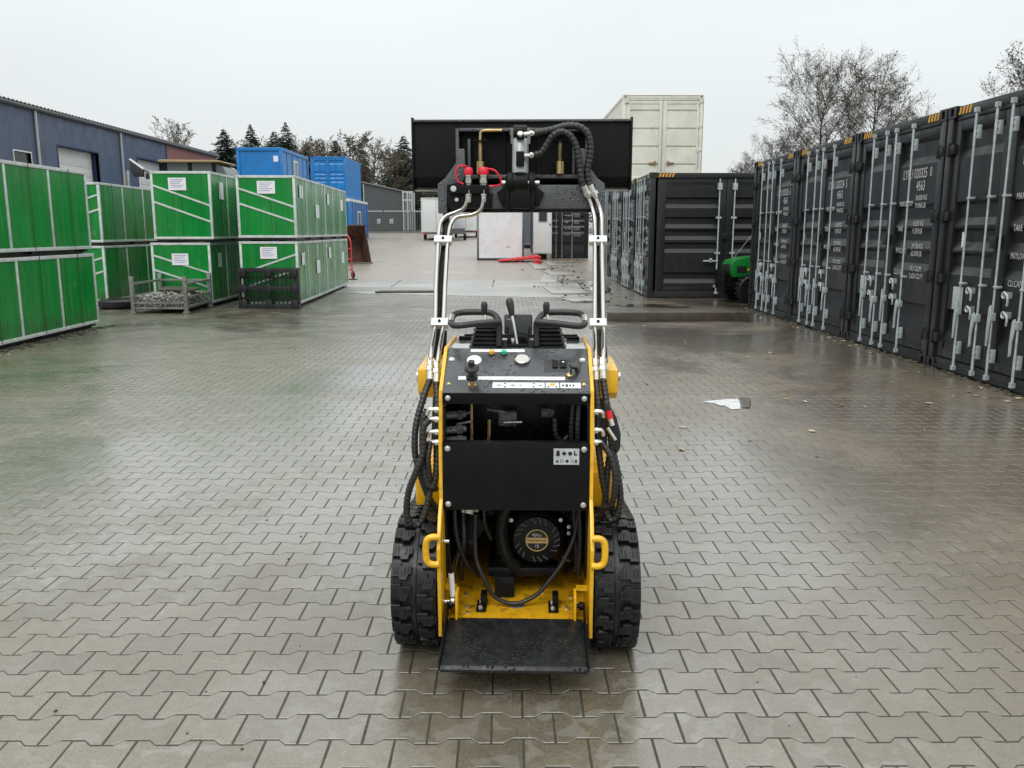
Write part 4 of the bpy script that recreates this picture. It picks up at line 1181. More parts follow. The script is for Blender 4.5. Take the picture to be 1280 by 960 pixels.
# ------------------------------------------------------------------ far yard: panel cabin, white cabin, ramp, trailers
Yp = 36.7; zp = gz(Yp)
t = thing('panel_cabin', 'pale grey insulated cabin end in a dark grey frame behind the lift arms', 'cabin', (-1.27, Yp, zp))
MB().box(0.07, 1.96, 0.03, 3.0, 0.1, 2.42).build('wall', 'panel_white', t)
q = MB(); q.box(0, 0.075, 0.0, 3.05, 0.0, 2.5); q.box(1.955, 2.03, 0, 3.05, 0.0, 2.5); q.box(0.075, 1.955, 0.0, 3.05, 0.0, 0.1); q.box(0.075, 1.955, 0.0, 3.05, 2.42, 2.5)
q.build('frame', 'cabin_grey', t, bevel=0.008)
for x, z in ((0.4, 2.15), (1.4, 2.15), (1.25, 0.55)): MB().box(x, x + 0.2, 0.02, 0.032, z, z + 0.05).build('fastener', 'pipe_grey', t, bevel=0.004)
t = thing('ramp', 'red steel loading ramp lying in front of the pale grey cabin', 'ramp', (-0.30, 35.2, gz(35.2)), R(4))
q = MB(); q.prism([(0.0, 0.04), (1.75, 0.16), (1.75, 0.26), (1.65, 0.28), (0.0, 0.08)], 'y', 0.0, 1.1); q.build('deck', 'red_paint', t, bevel=0.01)
for x, hh in ((0.8, 0.09), (1.62, 0.14)): MB().box(x, x + 0.1, 0.05, 1.05, 0.0, hh).build('support', 'red_paint', t, bevel=0.01)
for k in range(7): MB().prism([(0.12 + k * 0.23, 0.09 + k * 0.0278), (0.17 + k * 0.23, 0.096 + k * 0.0278), (0.17 + k * 0.23, 0.12 + k * 0.0278), (0.12 + k * 0.23, 0.115 + k * 0.0278)], 'y', 0.04, 1.06).build('tread_bar', 'red_paint', t)
o = MB().obox((0, 0, 0.09), (0.25, 0.3, 0.18), (0.1, 0.1, 0.4)).build('wheel_chock', 'red_paint', None, bevel=0.03, loc=(1.25, 34.2, gz(34.2)))
tag(o, 'small red block on the ground below the end of the red ramp', 'block')
Yd = 37.0; zd = 0.84
t = thing('white_cabin', 'narrow white cabin door with a small window, raised on blocks', 'cabin', (1.17, Yd, gz(Yd)))
MB().box(0, 0.80, 0.04, 1.0, 0.26, 2.75).build('wall', 'panel_white', t)
d = MB().box(0.03, 0.77, 0.0, 0.045, 0.30, 2.35).build('door', 'door_white', t, bevel=0.01)
f = MB(); f.box(0.2, 0.62, -0.012, 0.0, 1.6, 1.64); f.box(0.2, 0.62, -0.012, 0.0, 2.06, 2.1); f.box(0.2, 0.24, -0.012, 0, 1.64, 2.06); f.box(0.58, 0.62, -0.012, 0, 1.64, 2.06)
f.build('window_frame', 'pipe_grey', d)
MB().box(0.24, 0.58, -0.006, -0.001, 1.64, 2.06).build('pane', 'glass_dark', d)
MB().box(0.7, 0.76, -0.05, 0.0, 1.5, 1.56).build('handle', 'black_plastic', d)
for x in (0.0, 0.6):
    for y in (0.05, 0.75): cached('wcblk', 'block', 'concrete_wet', t, lambda m: m.box(0, 0.2, 0, 0.25, 0.0, 0.26), loc=(x, y, 0), bevel=0.01)
t = thing('grey_container', 'dark grey container between the pale grey cabin and the white door', 'container', (0.75, 48.0, gz(48) + 0.2))
MB().box(0.05, 2.4, 0.03, 6.0, 0.1, 2.6).build('wall', 'cabin_grey', t)
q = MB()
for x in (0, 2.33): q.box(x, x + 0.12, 0, 0.12, 0, 2.65)
q.box(0.12, 2.33, 0, 0.1, 0, 0.12); q.box(0.12, 2.33, 0, 0.1, 2.53, 2.65)
q.build('frame', 'cabin_grey', t, bevel=0.01)
for k in range(7): MB().box(0.2 + k * 0.31, 0.36 + k * 0.31, 0.005, 0.03, 0.15, 2.5).build('rib', 'cabin_grey', t, bevel=0.008)
MB().box(-0.06, 0.0, -0.05, 0.0, 0.6, 1.3).build('handle', 'door_white', t)
def trailer(label, loc, W, L, H, rz=0):
    t = thing('box_trailer', label, 'trailer', loc, rz, 'white box trailers at the back of the yard')
    MB().box(0, W, 0, L, 0.62, H).build('body', 'door_white', t, bevel=0.03)
    q = MB(); q.box(-0.02, W + 0.02, -0.03, 0.03, 0.55, 0.66); q.box(-0.02, W + 0.02, -0.03, 0.03, H - 0.06, H + 0.02); q.box(-0.02, 0.04, -0.03, 0.03, 0.66, H - 0.06); q.box(W - 0.04, W + 0.02, -0.03, 0.03, 0.66, H - 0.06)
    q.build('rear_frame', 'galvanised', t)
    MB().box(W / 2 - 0.01, W / 2 + 0.01, -0.012, 0.0, 0.66, H - 0.06).build('door_gap', 'trim_dark', t)
    MB().box(0.1, W - 0.1, 0.1, L + 1.2, 0.45, 0.55).build('chassis', 'black_paint', t)
    for s in (0.12, W - 0.12):
        w = MB().lathe([(0.1, -0.1), (0.26, -0.1), (0.3, -0.05), (0.3, 0.05), (0.26, 0.1), (0.1, 0.1)], (s, L * 0.35, 0.3), (1, 0, 0), 18).build('wheel', 'rubber', t)
    for s in (0.15, W - 0.35): MB().box(s, s + 0.2, -0.06, -0.03, 0.4, 0.5).build('tail_light', 'red_plastic', t)
    return t
trailer('white box trailer left of the lift arm at the back of the yard', (-6.05, 61.0, gz(61)), 2.1, 4.2, 2.95)
trailer('white box trailer between the lift arm and the pale grey cabin', (-4.1, 66.0, gz(66)), 1.9, 4.0, 2.7)
t = thing('flatbed_trailer', 'low dark trailer standing between the two white box trailers', 'trailer', (-4.2, 60.0, gz(60)), R(8))
MB().box(0, 1.3, 0, 2.4, 0.45, 0.6).build('bed', 'trim_dark', t, bevel=0.02)
for y in (0.05, 2.3): MB().box(0, 1.3, y, y + 0.05, 0.6, 0.85).build('end_board', 'trim_dark', t)
for s in (-0.1, 1.4): MB().lathe([(0.08, -0.09), (0.24, -0.09), (0.28, 0.0), (0.24, 0.09), (0.08, 0.09)], (s, 1.2, 0.28), (1, 0, 0), 16).build('wheel', 'rubber', t)

# ------------------------------------------------------------------ grey hall, fence and pergola posts at the back
t = thing('grey_hall', 'small dark grey hall with a sloping roof behind the far fence', 'building', (-14.6, 88.0, gz(88) - 0.2))
MB().prism([(0, 0), (4.0, 0), (4.0, 4.15), (0, 5.0)], 'y', 0, 8).build('wall', 'hall_grey', t)
MB().prism([(-0.2, 5.04), (4.2, 4.11), (4.2, 4.21), (-0.2, 5.16)], 'y', -0.2, 8.2).build('roof', 'roof_grey', t)
for k in range(1, 8): MB().box(k * 0.5 - 0.015, k * 0.5 + 0.015, -0.012, 0.0, 0.0, 4.2).build('cladding_seam', 'trim_dark', t)
for x in (1.3, 2.6): MB().box(x, x + 0.4, -0.05, 0.0, 0.9, 1.4).build('vent', 'pipe_grey', t, bevel=0.01)
MB().cyl((0.05, -0.08, 0), (0.05, -0.08, 4.9), 0.06, 8).build('downpipe', 'pipe_grey', t)
t = thing('pergola', 'pale grey post frame beside the dark grey hall', 'pergola', (-10.5, 87.5, gz(87.5)))
for x in (0, 0.45, 0.9): 
    for y in (0, 2.0): MB().box(x - 0.07, x + 0.07, y - 0.07, y + 0.07, 0, 3.9).build('post', 'pipe_grey', t)
for z in (3.8, 3.0): MB().box(-0.1, 1.0, -0.06, 0.06, z, z + 0.16).build('beam', 'pipe_grey', t)
def fence(label, x0, x1, y, h=2.0):
    t = thing('bar_fence', label, 'fence', (x0, y, gz(y)))
    L = x1 - x0; n = int(L / 2.5)
    for k in range(n + 1): cached('fpost', 'post', 'fence_grey', t, lambda m: m.box(-0.05, 0.05, -0.05, 0.05, -0.1, h + 0.05), loc=(k * L / n, 0, 0))
    for z, mt in ((0.15, 'fence_grey'), (h - 0.05, 'pipe_grey')): MB().box(0, L, -0.03, 0.03, z, z + 0.08).build('rail', mt, t)
    q = MB()
    k = 0.11
    while k < L: q.box(k - 0.020, k + 0.020, -0.012, 0.012, 0.15, h); k += 0.15
    tag(q.build('bars', 'fence_grey', t, smooth=0), kind='stuff')
    MB().box(0, L, -0.1, 0.1, -0.2, 0.1).build('kerb', 'concrete_wet', t)
    return t
fence('grey steel bar fence across the far end of the yard', -40.0, 12.0, 79.5)

# ------------------------------------------------------------------ broken concrete along the lane
r = random.Random(21)
labs = ('broken concrete slab nearest the loader beside the wet lane', 'long cracked concrete slab beside the lane behind the nearest one',
        'third broken concrete slab along the lane edge', 'fourth broken concrete slab along the lane edge, near the dark container', 'broken slab in front of the lettered dark container', 'farthest broken slab by the white door')
for i, (x, y, w, l, rz) in enumerate(((1.75, 19.4, 0.9, 1.5, 0.2), (1.55, 22.6, 1.0, 3.2, 0.06), (1.35, 26.6, 0.5, 2.4, -0.1), (1.75, 29.2, 0.8, 2.0, 0.12), (2.2, 34.0, 1.2, 2.2, 0.0), (1.15, 33.0, 0.4, 4.0, 0.05))):
    pts = [(px * w / 2 * r.uniform(0.92, 1.04), py * l / 2 * r.uniform(0.95, 1.03)) for px, py in ((-1, -1), (0.1, -1), (1, -1), (1, 0.2), (1, 1), (-0.2, 1), (-1, 1), (-1, 0.1))]
    o = MB().prism(pts, 'z', -0.05, 0.035).build('concrete_slab', 'concrete_wet', None, bevel=0.012, loc=(x, y, gz(y)), rot=(r.uniform(-.015, .015) + (SL if y > 24 else 0), r.uniform(-.02, .02), rz))
    tag(o, labs[i], 'slab', 'broken concrete slabs along the lane')
q = MB()
for _ in range(130):
    y = r.uniform(18.5, 36); x = 1.9 + r.gauss(0, 0.5); s = r.uniform(0.01, 0.045)
    q.obox((x, y, gz(y) + s * 0.3), (s * 2, s * 1.5, s), (r.uniform(-.5, .5), r.uniform(-.5, .5), r.uniform(0, 3)))
tag(q.build('rubble', 'soil', None, smooth=0), 'dark rubble and mud strewn along the broken slabs', 'rubble', kind='stuff')
o = MB().prism([(0, 0), (1.5, 0.12), (1.45, 0.55), (0.1, 0.5)], 'z', 0.0, 0.04).build('steel_plate', 'timber_dark', None, bevel=0.006, loc=(-3.35, 21.5, 0.008))
tag(o, 'dark flat plate lying on the concrete strip left of the lift arms', 'plate')

# ================================================================== trees
def bare_tree_meshes(key, H, spread, seed, nb, sub, tw, leaves, twig_mat='twig', leaf_mat='dry_leaves', leaf=0.05, rt=None, lo=0.22, tmin=1.0):
    """leafless broadleaf: leader, limbs, branchlets and twigs as tapering tubes, a few withered leaves and cones"""
    r = random.Random(seed)
    trunk, limbs, lv = MB(), MB(), MB()
    rt = rt or H * 0.014
    pts = [Vector((0, 0, -0.3))]
    for i in range(1, 11):
        pts.append(Vector((r.gauss(0, 0.012) * H * i / 10, r.gauss(0, 0.012) * H * i / 10, H * i / 10)))
    trunk.tube(pts, [rt * (1.25 if i == 0 else 1) * (1 - 0.93 * i / 10) + 0.006 for i in range(11)], 8)
    def on_trunk(h):
        q = h / H * 10; i = min(9, max(0, int(q))); return pts[i].lerp(pts[i + 1], q - i)
    def leafat(p):
        s = leaf * r.uniform(0.6, 1.4)
        a = Vector((r.gauss(0, 1), r.gauss(0, 1), r.gauss(0, 1))).normalized(); b = a.orthogonal().normalized()
        lv.add([p + a * s, p + b * s * 0.6, p - a * s, p - b * s * 0.6], [(0, 1, 2, 3)])
    for k in range(nb):
        f = lo + (0.97 - lo) * ((k + r.random()) / nb)
        p0 = on_trunk(f * H)
        az = k * 2.4 + r.uniform(-0.5, 0.5)
        prof = sin(pi * min(1, (1 - f) * 1.05 + 0.08) ** 0.75) if f > 0.45 else (0.75 + 0.25 * (f / 0.45))
        ln = spread * max(0.18, prof) * r.uniform(0.7, 1.15)
        up = 0.45 + 0.75 * f
        d = Vector((cos(az), sin(az), up * r.uniform(0.8, 1.3))).normalized()
        bp = [p0]
        for j in range(1, 6):
            d = (d + Vector((r.gauss(0, .1), r.gauss(0, .1), 0.06 + r.gauss(0, .08)))).normalized()
            bp.append(bp[-1] + d * ln / 5)
        r0 = rt * 0.42 * (1 - f * 0.75)
        limbs.tube(bp, [max(0.006 * tmin, r0 * (1 - 0.17 * j)) for j in range(6)], 5, cap=False)
        for s_ in range(sub):
            g = r.uniform(0.22, 1.0); q = g * 5; i = min(4, int(q))
            p1 = bp[i].lerp(bp[i + 1], q - i)
            e = (d * 0.7 + Vector((r.gauss(0, .8), r.gauss(0, .8), r.gauss(0.15, .5)))).normalized()
            l2 = ln * r.uniform(0.18, 0.42) * (1.15 - 0.5 * g)
            sp = [p1, p1 + e * l2 * 0.5 + Vector((0, 0, r.gauss(0, .05) * l2)), p1 + e * l2 + Vector((0, 0, 0.12 * l2))]
            limbs.tube(sp, [max(0.005 * tmin, r0 * 0.30), max(0.004 * tmin, r0 * 0.2), 0.0035 * tmin], 4, cap=False)
            for _ in range(tw):
                u = r.uniform(0.25, 1.0)
                p2 = sp[0].lerp(sp[1], u * 2) if u < 0.5 else sp[1].lerp(sp[2], u * 2 - 1)
                e2 = (e + Vector((r.gauss(0, .7), r.gauss(0, .7), r.gauss(0.1, .6)))).normalized()
                l3 = l2 * r.uniform(0.25, 0.6)
                p3 = p2 + e2 * l3
                limbs.tube([p2, p3], [0.005 * tmin, 0.003 * tmin], 3, cap=False)
                if r.random() < leaves: leafat(p3)
                if r.random() < leaves * 0.5: leafat(p2.lerp(p3, 0.6))
    out = (trunk.mesh('trunk', 'bark'), limbs.mesh('branches', twig_mat, smooth=0), lv.mesh('leaves', leaf_mat, smooth=0) if lv.v else None)
    MESH[key] = out
    return out
def conifer_meshes(key, H, Rb, seed):
    r = random.Random(seed)
    trunk, nd = MB(), MB()
    trunk.tube([(0, 0, -0.3), (0, 0, H * 0.5), (0, 0, H)], [H * 0.016, H * 0.01, 0.01], 8)
    z = H * 0.08
    while z < H * 0.99:
        f = z / H
        rad = Rb * (1 - f) ** 0.92 + 0.05
        nbr = 11 if f < 0.8 else 7
        for k in range(nbr):
            az = r.uniform(0, 6.28); ln = rad * r.uniform(0.6, 1.18)
            dx, dy = cos(az), sin(az)
            ns = max(3, int(ln / 0.28))
            for j in range(ns):
                g = (j + 0.6) / ns
                droop = -0.28 * ln * g ** 1.6 + 0.12 * ln * g
                c = Vector((dx * ln * g, dy * ln * g, z + droop + r.uniform(-.1, .1)))
                k_ = min(1.0, rad / 1.3 + 0.12)
                w = (0.30 * (1 - g) + 0.13) * r.uniform(0.7, 1.4) * k_
                for sd in (-1, 1):
                    tip = c + Vector((dx * 0.3 * k_ - dy * sd * w * 2.0, dy * 0.3 * k_ + dx * sd * w * 2.0, r.uniform(-.28, .04) * k_))
                    nrm = Vector((dx, dy, 0.2)) * 0.11 * k_
                    nd.add([c - nrm, c + nrm + Vector((0, 0, 0.05)), tip], [(0, 1, 2)])
                if j == ns - 1:
                    tip = c + Vector((dx * 0.35, dy * 0.35, 0.08)) * k_
                    nd.add([c + Vector((-dy, dx, 0)) * 0.1, c - Vector((-dy, dx, 0)) * 0.1, tip], [(0, 1, 2)])
        z += H * 0.018 * r.uniform(0.8, 1.25) + 0.03
    nd.tube([(0, 0, H * 0.95), (0, 0, H * 1.02)], [0.03, 0.005], 4)
    MESH[key] = (trunk.mesh('trunk', 'bark'), nd.mesh('crown', 'needles', smooth=0), None)
    return MESH[key]
def plant(key, name, label, loc, rz, s, cat='tree', group=None):
    t = thing(name, label, cat, loc, rz, group)
    tr, br, lf = MESH[key]
    for nm, me in (('trunk', tr), ('crown' if name == 'conifer' else 'branches', br), ('leaves', lf)):
        if me:
            o = link(nm, me, t); o.scale = (s, s, s)
    return t
bare_tree_meshes('alder_a', 9.0, 3.2, 5, 70, 14, 9, 0.5, leaf=0.042, rt=0.10)
bare_tree_meshes('alder_b', 9.0, 3.3, 8, 70, 14, 9, 0.5, leaf=0.042, rt=0.10)
bare_tree_meshes('bare_c', 10.0, 3.4, 12, 46, 9, 7, 0.15, twig_mat='twig_brown', leaf=0.09, lo=0.12, tmin=3.2)
bare_tree_meshes('bare_d', 10.0, 3.6, 17, 46, 9, 7, 0.6, twig_mat='twig_brown', leaf=0.12, lo=0.10, tmin=3.2)
conifer_meshes('spruce_a', 12.0, 6.6, 2)
conifer_meshes('spruce_b', 12.0, 5.4, 6)
GA = 'bare alders behind the container row'
for key, x, y, s, rz, lab in (
        ('alder_a', 10.9, 30.0, 0.71, 0.3, 'bare alder with a straight stem, left of the two tallest above the containers'),
        ('alder_b', 12.9, 30.5, 0.70, 1.2, 'tallest bare alder above the container row, right of the pair'),
        ('alder_b', 15.6, 33.0, 0.56, 2.2, 'low spreading bare alder right of the tallest one'),
        ('alder_a', 10.2, 32.5, 0.48, 4.0, 'smaller bare alder left of the two tallest, above the far end of the near row'),
        ('alder_b', 10.2, 37.0, 0.42, 5.0, 'small bare alder standing in the gap right of the cream container'),
        ('alder_a', 8.9, 44.0, 0.34, 0.9, 'faint bare alder beside the edge of the cream container'),
        ('alder_a', 13.9, 22.6, 0.60, 2.0, 'bare alder top showing at the upper right picture corner')):
    plant(key, 'alder_tree', lab, (x, y, gz(y) - 0.1), rz, s, group=GA)
GC = 'trees behind the blue containers'
for key, name, x, y, s, rz, lab in (
        ('spruce_a', 'conifer', -31.7, 98, 0.96, 0.0, 'broad dark conifer behind the brick end of the warehouse'),
        ('spruce_b', 'conifer', -28.7, 98, 0.99, 1.0, 'slim dark conifer left of the raised blue cabin'),
        ('spruce_a', 'conifer', -26.1, 98, 0.94, 2.0, 'dark conifer rising directly behind the raised blue cabin'),
        ('spruce_b', 'conifer', -24.5, 97, 1.0, 3.0, 'tall conifer behind the right end of the raised blue cabin'),
        ('spruce_a', 'conifer', -22.5, 98, 0.83, 4.0, 'conifer filling the gap between the two blue containers'),
        ('spruce_b', 'conifer', -20.2, 96, 0.62, 4.0, 'short conifer low in the gap between the blue containers'),
        ('spruce_a', 'conifer', -19.2, 98, 0.86, 5.0, 'conifer top just above the ribbed blue container'),
        ('spruce_b', 'conifer', -17.2, 104, 0.80, 0.7, 'thin conifer behind the ribbed blue container'),
        ('spruce_a', 'conifer', -11.6, 98, 0.90, 1.9, 'tall spruce beside the left edge of the raised bucket'),
        ('spruce_b', 'conifer', -9.2, 108, 0.90, 2.9, 'spruce half hidden by the left edge of the raised bucket')):
    plant(key, name, lab, (x, y, gz(y) - 0.4), rz, s, group=GC)
GB = 'bare brown trees at the back of the yard'
for i, (key, x, y, s, lab) in enumerate((
        ('bare_c', -35.3, 92, 1.02, 'pale bare tree above the brick end of the warehouse'),
        ('bare_d', -22.8, 92, 0.76, 'brown bare tree between the two blue containers'),
        ('bare_c', -20.0, 94, 0.88, 'thin bare tree left of the ribbed blue container'),
        ('bare_d', -16.4, 95, 0.92, 'brown leafy tree right of the ribbed blue container'),
        ('bare_c', -14.8, 97, 0.90, 'bare brown tree above the roof of the grey hall'),
        ('bare_d', -13.4, 99, 0.80, 'rusty brown tree behind the middle of the grey hall'),
        ('bare_c', -12.2, 96, 0.80, 'bare tree between the grey hall and the tall spruce'),
        ('bare_d', -9.0, 97, 0.66, 'low brown tree under the left end of the bucket'),
        ('bare_d', -5.5, 100, 0.5, 'low brown tree behind the white box trailers'),
        ('bare_d', -1.5, 100, 0.5, 'low brown tree behind the pale grey cabin'),
        ('bare_c', -31.2, 104, 0.93, 'bare brown tree between the first two conifers'),
        ('bare_d', -28.0, 105, 0.92, 'brown tree behind the left end of the raised blue cabin'),
        ('bare_c', -25.6, 106, 0.95, 'bare tree between the conifers behind the raised blue cabin'),
        ('bare_d', -23.7, 107, 0.93, 'brown tree behind the right end of the raised blue cabin'),
        ('bare_d', -37.5, 96, 0.86, 'bare tree at the left of the row behind the warehouse'))):
    plant(key, 'bare_tree', lab, (x, y, gz(y) - 0.3), i * 1.7, s, group=GB)
# undergrowth closing the view between the trees
q = MB(); r = random.Random(31)
for _ in range(9000):
    x = r.uniform(-60, 40); y = r.uniform(100, 112)
    top = 2.6 + 1.3 * sin(x * 0.7) + 0.8 * sin(x * 1.9 + 1)
    z = gz(y) - 0.5 + r.random() ** 0.7 * max(1.2, top)
    s = r.uniform(0.12, 0.4)
    a = Vector((r.gauss(0, 1), r.gauss(0, 1), r.gauss(0, 1))).normalized(); b = a.orthogonal().normalized()
    p = Vector((x, y, z))
    q.add([p + a * s, p + b * s * 0.7, p - a * s, p - b * s * 0.7], [(0, 1, 2, 3)])
tag(q.build('undergrowth', 'hedge_leaves', None, smooth=0), 'dull green and brown undergrowth along the far edge of the yard', 'undergrowth', kind='stuff')

# ================================================================== the compact tracked loader
# local frame: x to the right, y forwards (away from the camera), z up; origin under the rear of the body
LD = thing('mini_loader', 'yellow and black stand-on tracked mini loader with its bucket raised high', 'loader', (0.035, 2.95, 0.0), -0.034)
def lp(mb, name, mat, parent=None, bevel=0.0, seg=2, smooth=35, loc=None, rot=None):
    return mb.build(name, mat, parent or LD, bevel, seg, smooth, loc, rot)
def ribbed_hose(pts, r=0.0125, parent=None, name='hose', pitch=0.017, mat='hose_rubber'):
    P = resample(spline(pts, 10), 0.0045)
    m = MB()
    m.tube(P, r, 9, rf=lambda t, i: r * (1.0 + 0.24 * (abs(sin(pi * i * 0.0045 / pitch)) ** 0.55 - 0.7)))
    return lp(m, name, mat, parent, smooth=60)
def fitting(p0, p1, r=0.011, parent=None, mat='zinc', name='hose_fitting'):
    p0, p1 = Vector(p0), Vector(p1); d = p1 - p0
    m = MB()
    m.tube([p0, p0 + d * 0.55], r, 10); m.tube([p0 + d * 0.55, p0 + d * 0.8], r * 1.35, 6); m.tube([p0 + d * 0.8, p1], r * 0.85, 10)
    return lp(m, name, mat, parent)

# ---- tracks
RW, FW = 0.222, 0.165           # belt radius at rear and front
CR, CF = (0.075, 0.245), (1.0, 0.188)
def track_path(off, n=240):
    """closed outline of the belt in (y,z), off = distance outside the belt"""
    (y1, z1), (y2, z2) = CR, CF
    r1, r2 = RW + off, FW + off
    d = sqrt((y2 - y1) ** 2 + (z2 - z1) ** 2); th = atan2(z2 - z1, y2 - y1)
    al = math.acos((r1 - r2) / d)
    pts = []
    a0, a1 = th + al, th + 2 * pi - al
    for i in range(41): a = a0 + (a1 - a0) * i / 40; pts.append(Vector((y1 + r1 * cos(a), z1 + r1 * sin(a), 0)))
    b0, b1 = th - al, th + al
    for i in range(31): a = b0 + (b1 - b0) * i / 30; pts.append(Vector((y2 + r2 * cos(a), z2 + r2 * sin(a), 0)))
    return pts
tin, tout = 0.284, 0.446
for s in (-1, 1):
    outer, inner = track_path(0.0), track_path(-0.022)
    m = MB(); n = len(outer)
    prof = []
    x0, x1 = s * tin, s * tout
    for P in (outer, inner):
        for x in (x0, x1):
            prof.append([(x, p.x, p.y) for p in P])
    oL, oR, iL, iR = prof
    b = 0
    for ring in (oL, oR, iR, iL): m.v += ring
    for a in range(4):
        c = (a + 1) % 4
        for i in range(n):
            j = (i + 1) % n
            m.f.append((a * n + i, a * n + j, c * n + j, c * n + i))
    tr = lp(m, 'track', 'rubber')
    # tread lugs: outer row of stepped blocks, centre rib, inner row shifted by half a pitch
    P = track_path(0.0)
    per = [0.0]
    for i in range(len(P)): per.append(per[-1] + (P[(i + 1) % len(P)] - P[i]).length)
    tot = per[-1]; N = 46
    def at_len(L_):
        L_ %= tot
        for i in range(len(P)):
            if per[i + 1] >= L_:
                t = (L_ - per[i]) / max(1e-9, per[i + 1] - per[i]); a, c = P[i], P[(i + 1) % len(P)]
                return a.lerp(c, t), (c - a).normalized()
    def lug_outer(m):     # L-shaped block; local x across, y along the belt, z outwards
        m.prism([(-0.036, -0.020), (0.002, -0.020), (0.002, -0.030), (0.036, -0.030), (0.036, 0.018), (0.010, 0.018), (0.004, 0.030), (-0.020, 0.030), (-0.026, 0.010), (-0.036, 0.010)], 'z', -0.002, 0.023)
        for xx in (-0.026, -0.014, 0.014, 0.026): m.box(xx - 0.0025, xx + 0.0025, -0.016, 0.012, 0.0225, 0.0255)
    def lug_inner(m):
        m.prism([(-0.030, -0.016), (-0.008, -0.016), (-0.008, -0.030), (0.030, -0.030), (0.030, 0.008), (0.012, 0.008), (0.012, 0.026), (-0.020, 0.026), (-0.030, 0.014)], 'z', -0.002, 0.021)
        for xx in (-0.018, -0.006, 0.008, 0.020): m.box(xx - 0.0025, xx + 0.0025, -0.012, 0.006, 0.0205, 0.0235)
    for k in range(N):
        for row in (0, 1):
            p, d = at_len(tot * (k + 0.5 * row) / N)
            ang = atan2(d.y, d.x)
            # basis: across = x, along = d in yz, outwards = normal pointing out of the loop
            out = Vector((0, -d.y, d.x)) * 1.0
            along = Vector((0, d.x, d.y))
            out = Vector((0, d.y, -d.x))
            xdir = along.cross(out)
            if xdir.x * s < 0: 
                along = -along; xdir = along.cross(out)
            M_ = Matrix((xdir, along, out)).transposed().to_4x4()
            cx = s * (tout - 0.040) if row == 0 else s * (tin + 0.036)
            key = ('lug', row)
            if key not in MESH:
                mm = MB(); (lug_outer if row == 0 else lug_inner)(mm); MESH[key] = mm.mesh('lug', 'rubber', 0.0022, 1)
            o = link('lug', MESH[key], tr)
            o.matrix_basis = Matrix.Translation((cx, p.x, p.y)) @ M_
    # central raised guide rib on the belt
    rib = MB(); ro, ri = track_path(0.008), track_path(-0.001)
    xm = s * 0.3635
    for x in (xm - 0.008, xm + 0.008):
        for Q in (ro, ri): rib.v += [(x, p.x, p.y) for p in Q]
    for a, c in ((0, 1), (1, 3), (3, 2), (2, 0)):
        for i in range(n):
            j = (i + 1) % n
            rib.f.append((a * n + i, a * n + j, c * n + j, c * n + i))
    lp(rib, 'centre_rib', 'rubber', tr)
    # wheels and frame inside the belt
    for (y, z), rr, nm in ((CR, RW - 0.03, 'drive_wheel'), (CF, FW - 0.03, 'idler_wheel')):
        lp(MB().lathe([(0.03, -0.06), (rr * 0.8, -0.06), (rr, -0.045), (rr, 0.045), (rr * 0.8, 0.06), (0.03, 0.06)], (s * 0.365, y, z), (1, 0, 0), 24), nm, 'black_paint', tr)
    for y in (0.3, 0.46, 0.62, 0.78):
        lp(MB().lathe([(0.02, -0.05), (0.068, -0.05), (0.072, 0.0), (0.068, 0.05), (0.02, 0.05)], (s * 0.365, y, 0.108 - 0.01 * (y - 0.3)), (1, 0, 0), 18), 'roller', 'black_paint', tr)
    lp(MB().box(s * 0.34, s * 0.39, 0.1, 0.95, 0.15, 0.25), 'track_frame', 'yellow_paint', bevel=0.008)

# ---- body: two side plates, floor, panels
side = [(-0.115, 0.095), (-0.085, 0.10), (-0.085, 0.20), (-0.05, 0.30), (-0.042, 0.56), (-0.04, 0.80), (-0.014, 0.955), (-0.012, 0.990), (0.19, 1.122), (0.55, 1.122), (0.90, 0.95), (0.98, 0.30), (0.85, 0.12), (0.1, 0.09)]
side = [(-0.140, 0.112), (-0.156, 0.45), (-0.10, 0.555), (-0.050, 0.60), (-0.045, 0.82), (-0.020, 0.95), (-0.012, 0.992), (0.19, 1.120), (0.55, 1.120), (0.90, 0.95), (0.98, 0.30), (0.85, 0.12)]
for s in (-1, 1):
    lp(MB().prism(side, 'x', s * 0.2635, s * 0.277), 'side_plate', 'yellow_paint', bevel=0.003)
lp(MB().box(-0.263, 0.263, -0.085, 0.95, 0.138, 0.150), 'floor_plate', 'yellow_floor', bevel=0.002)
lp(MB().box(-0.263, 0.263, 0.93, 0.95, 0.15, 1.08), 'front_bulkhead', 'engine_black')
for s in (-1, 1): lp(MB().prism([(0.02, 0.27), (0.90, 0.2), (0.90, 0.93), (0.0, 0.93), (-0.02, 0.60)], 'x', s * 0.2555, s * 0.2625), 'shade_liner', 'engine_black')  # black plates added to put shade on the bay's inner sides
lp(MB().box(-0.2625, 0.2625, -0.052, -0.044, 0.560, 0.808).box(-0.2625, 0.2625, -0.044, 0.0, 0.800, 0.808), 'rear_panel', 'black_paint', bevel=0.003)
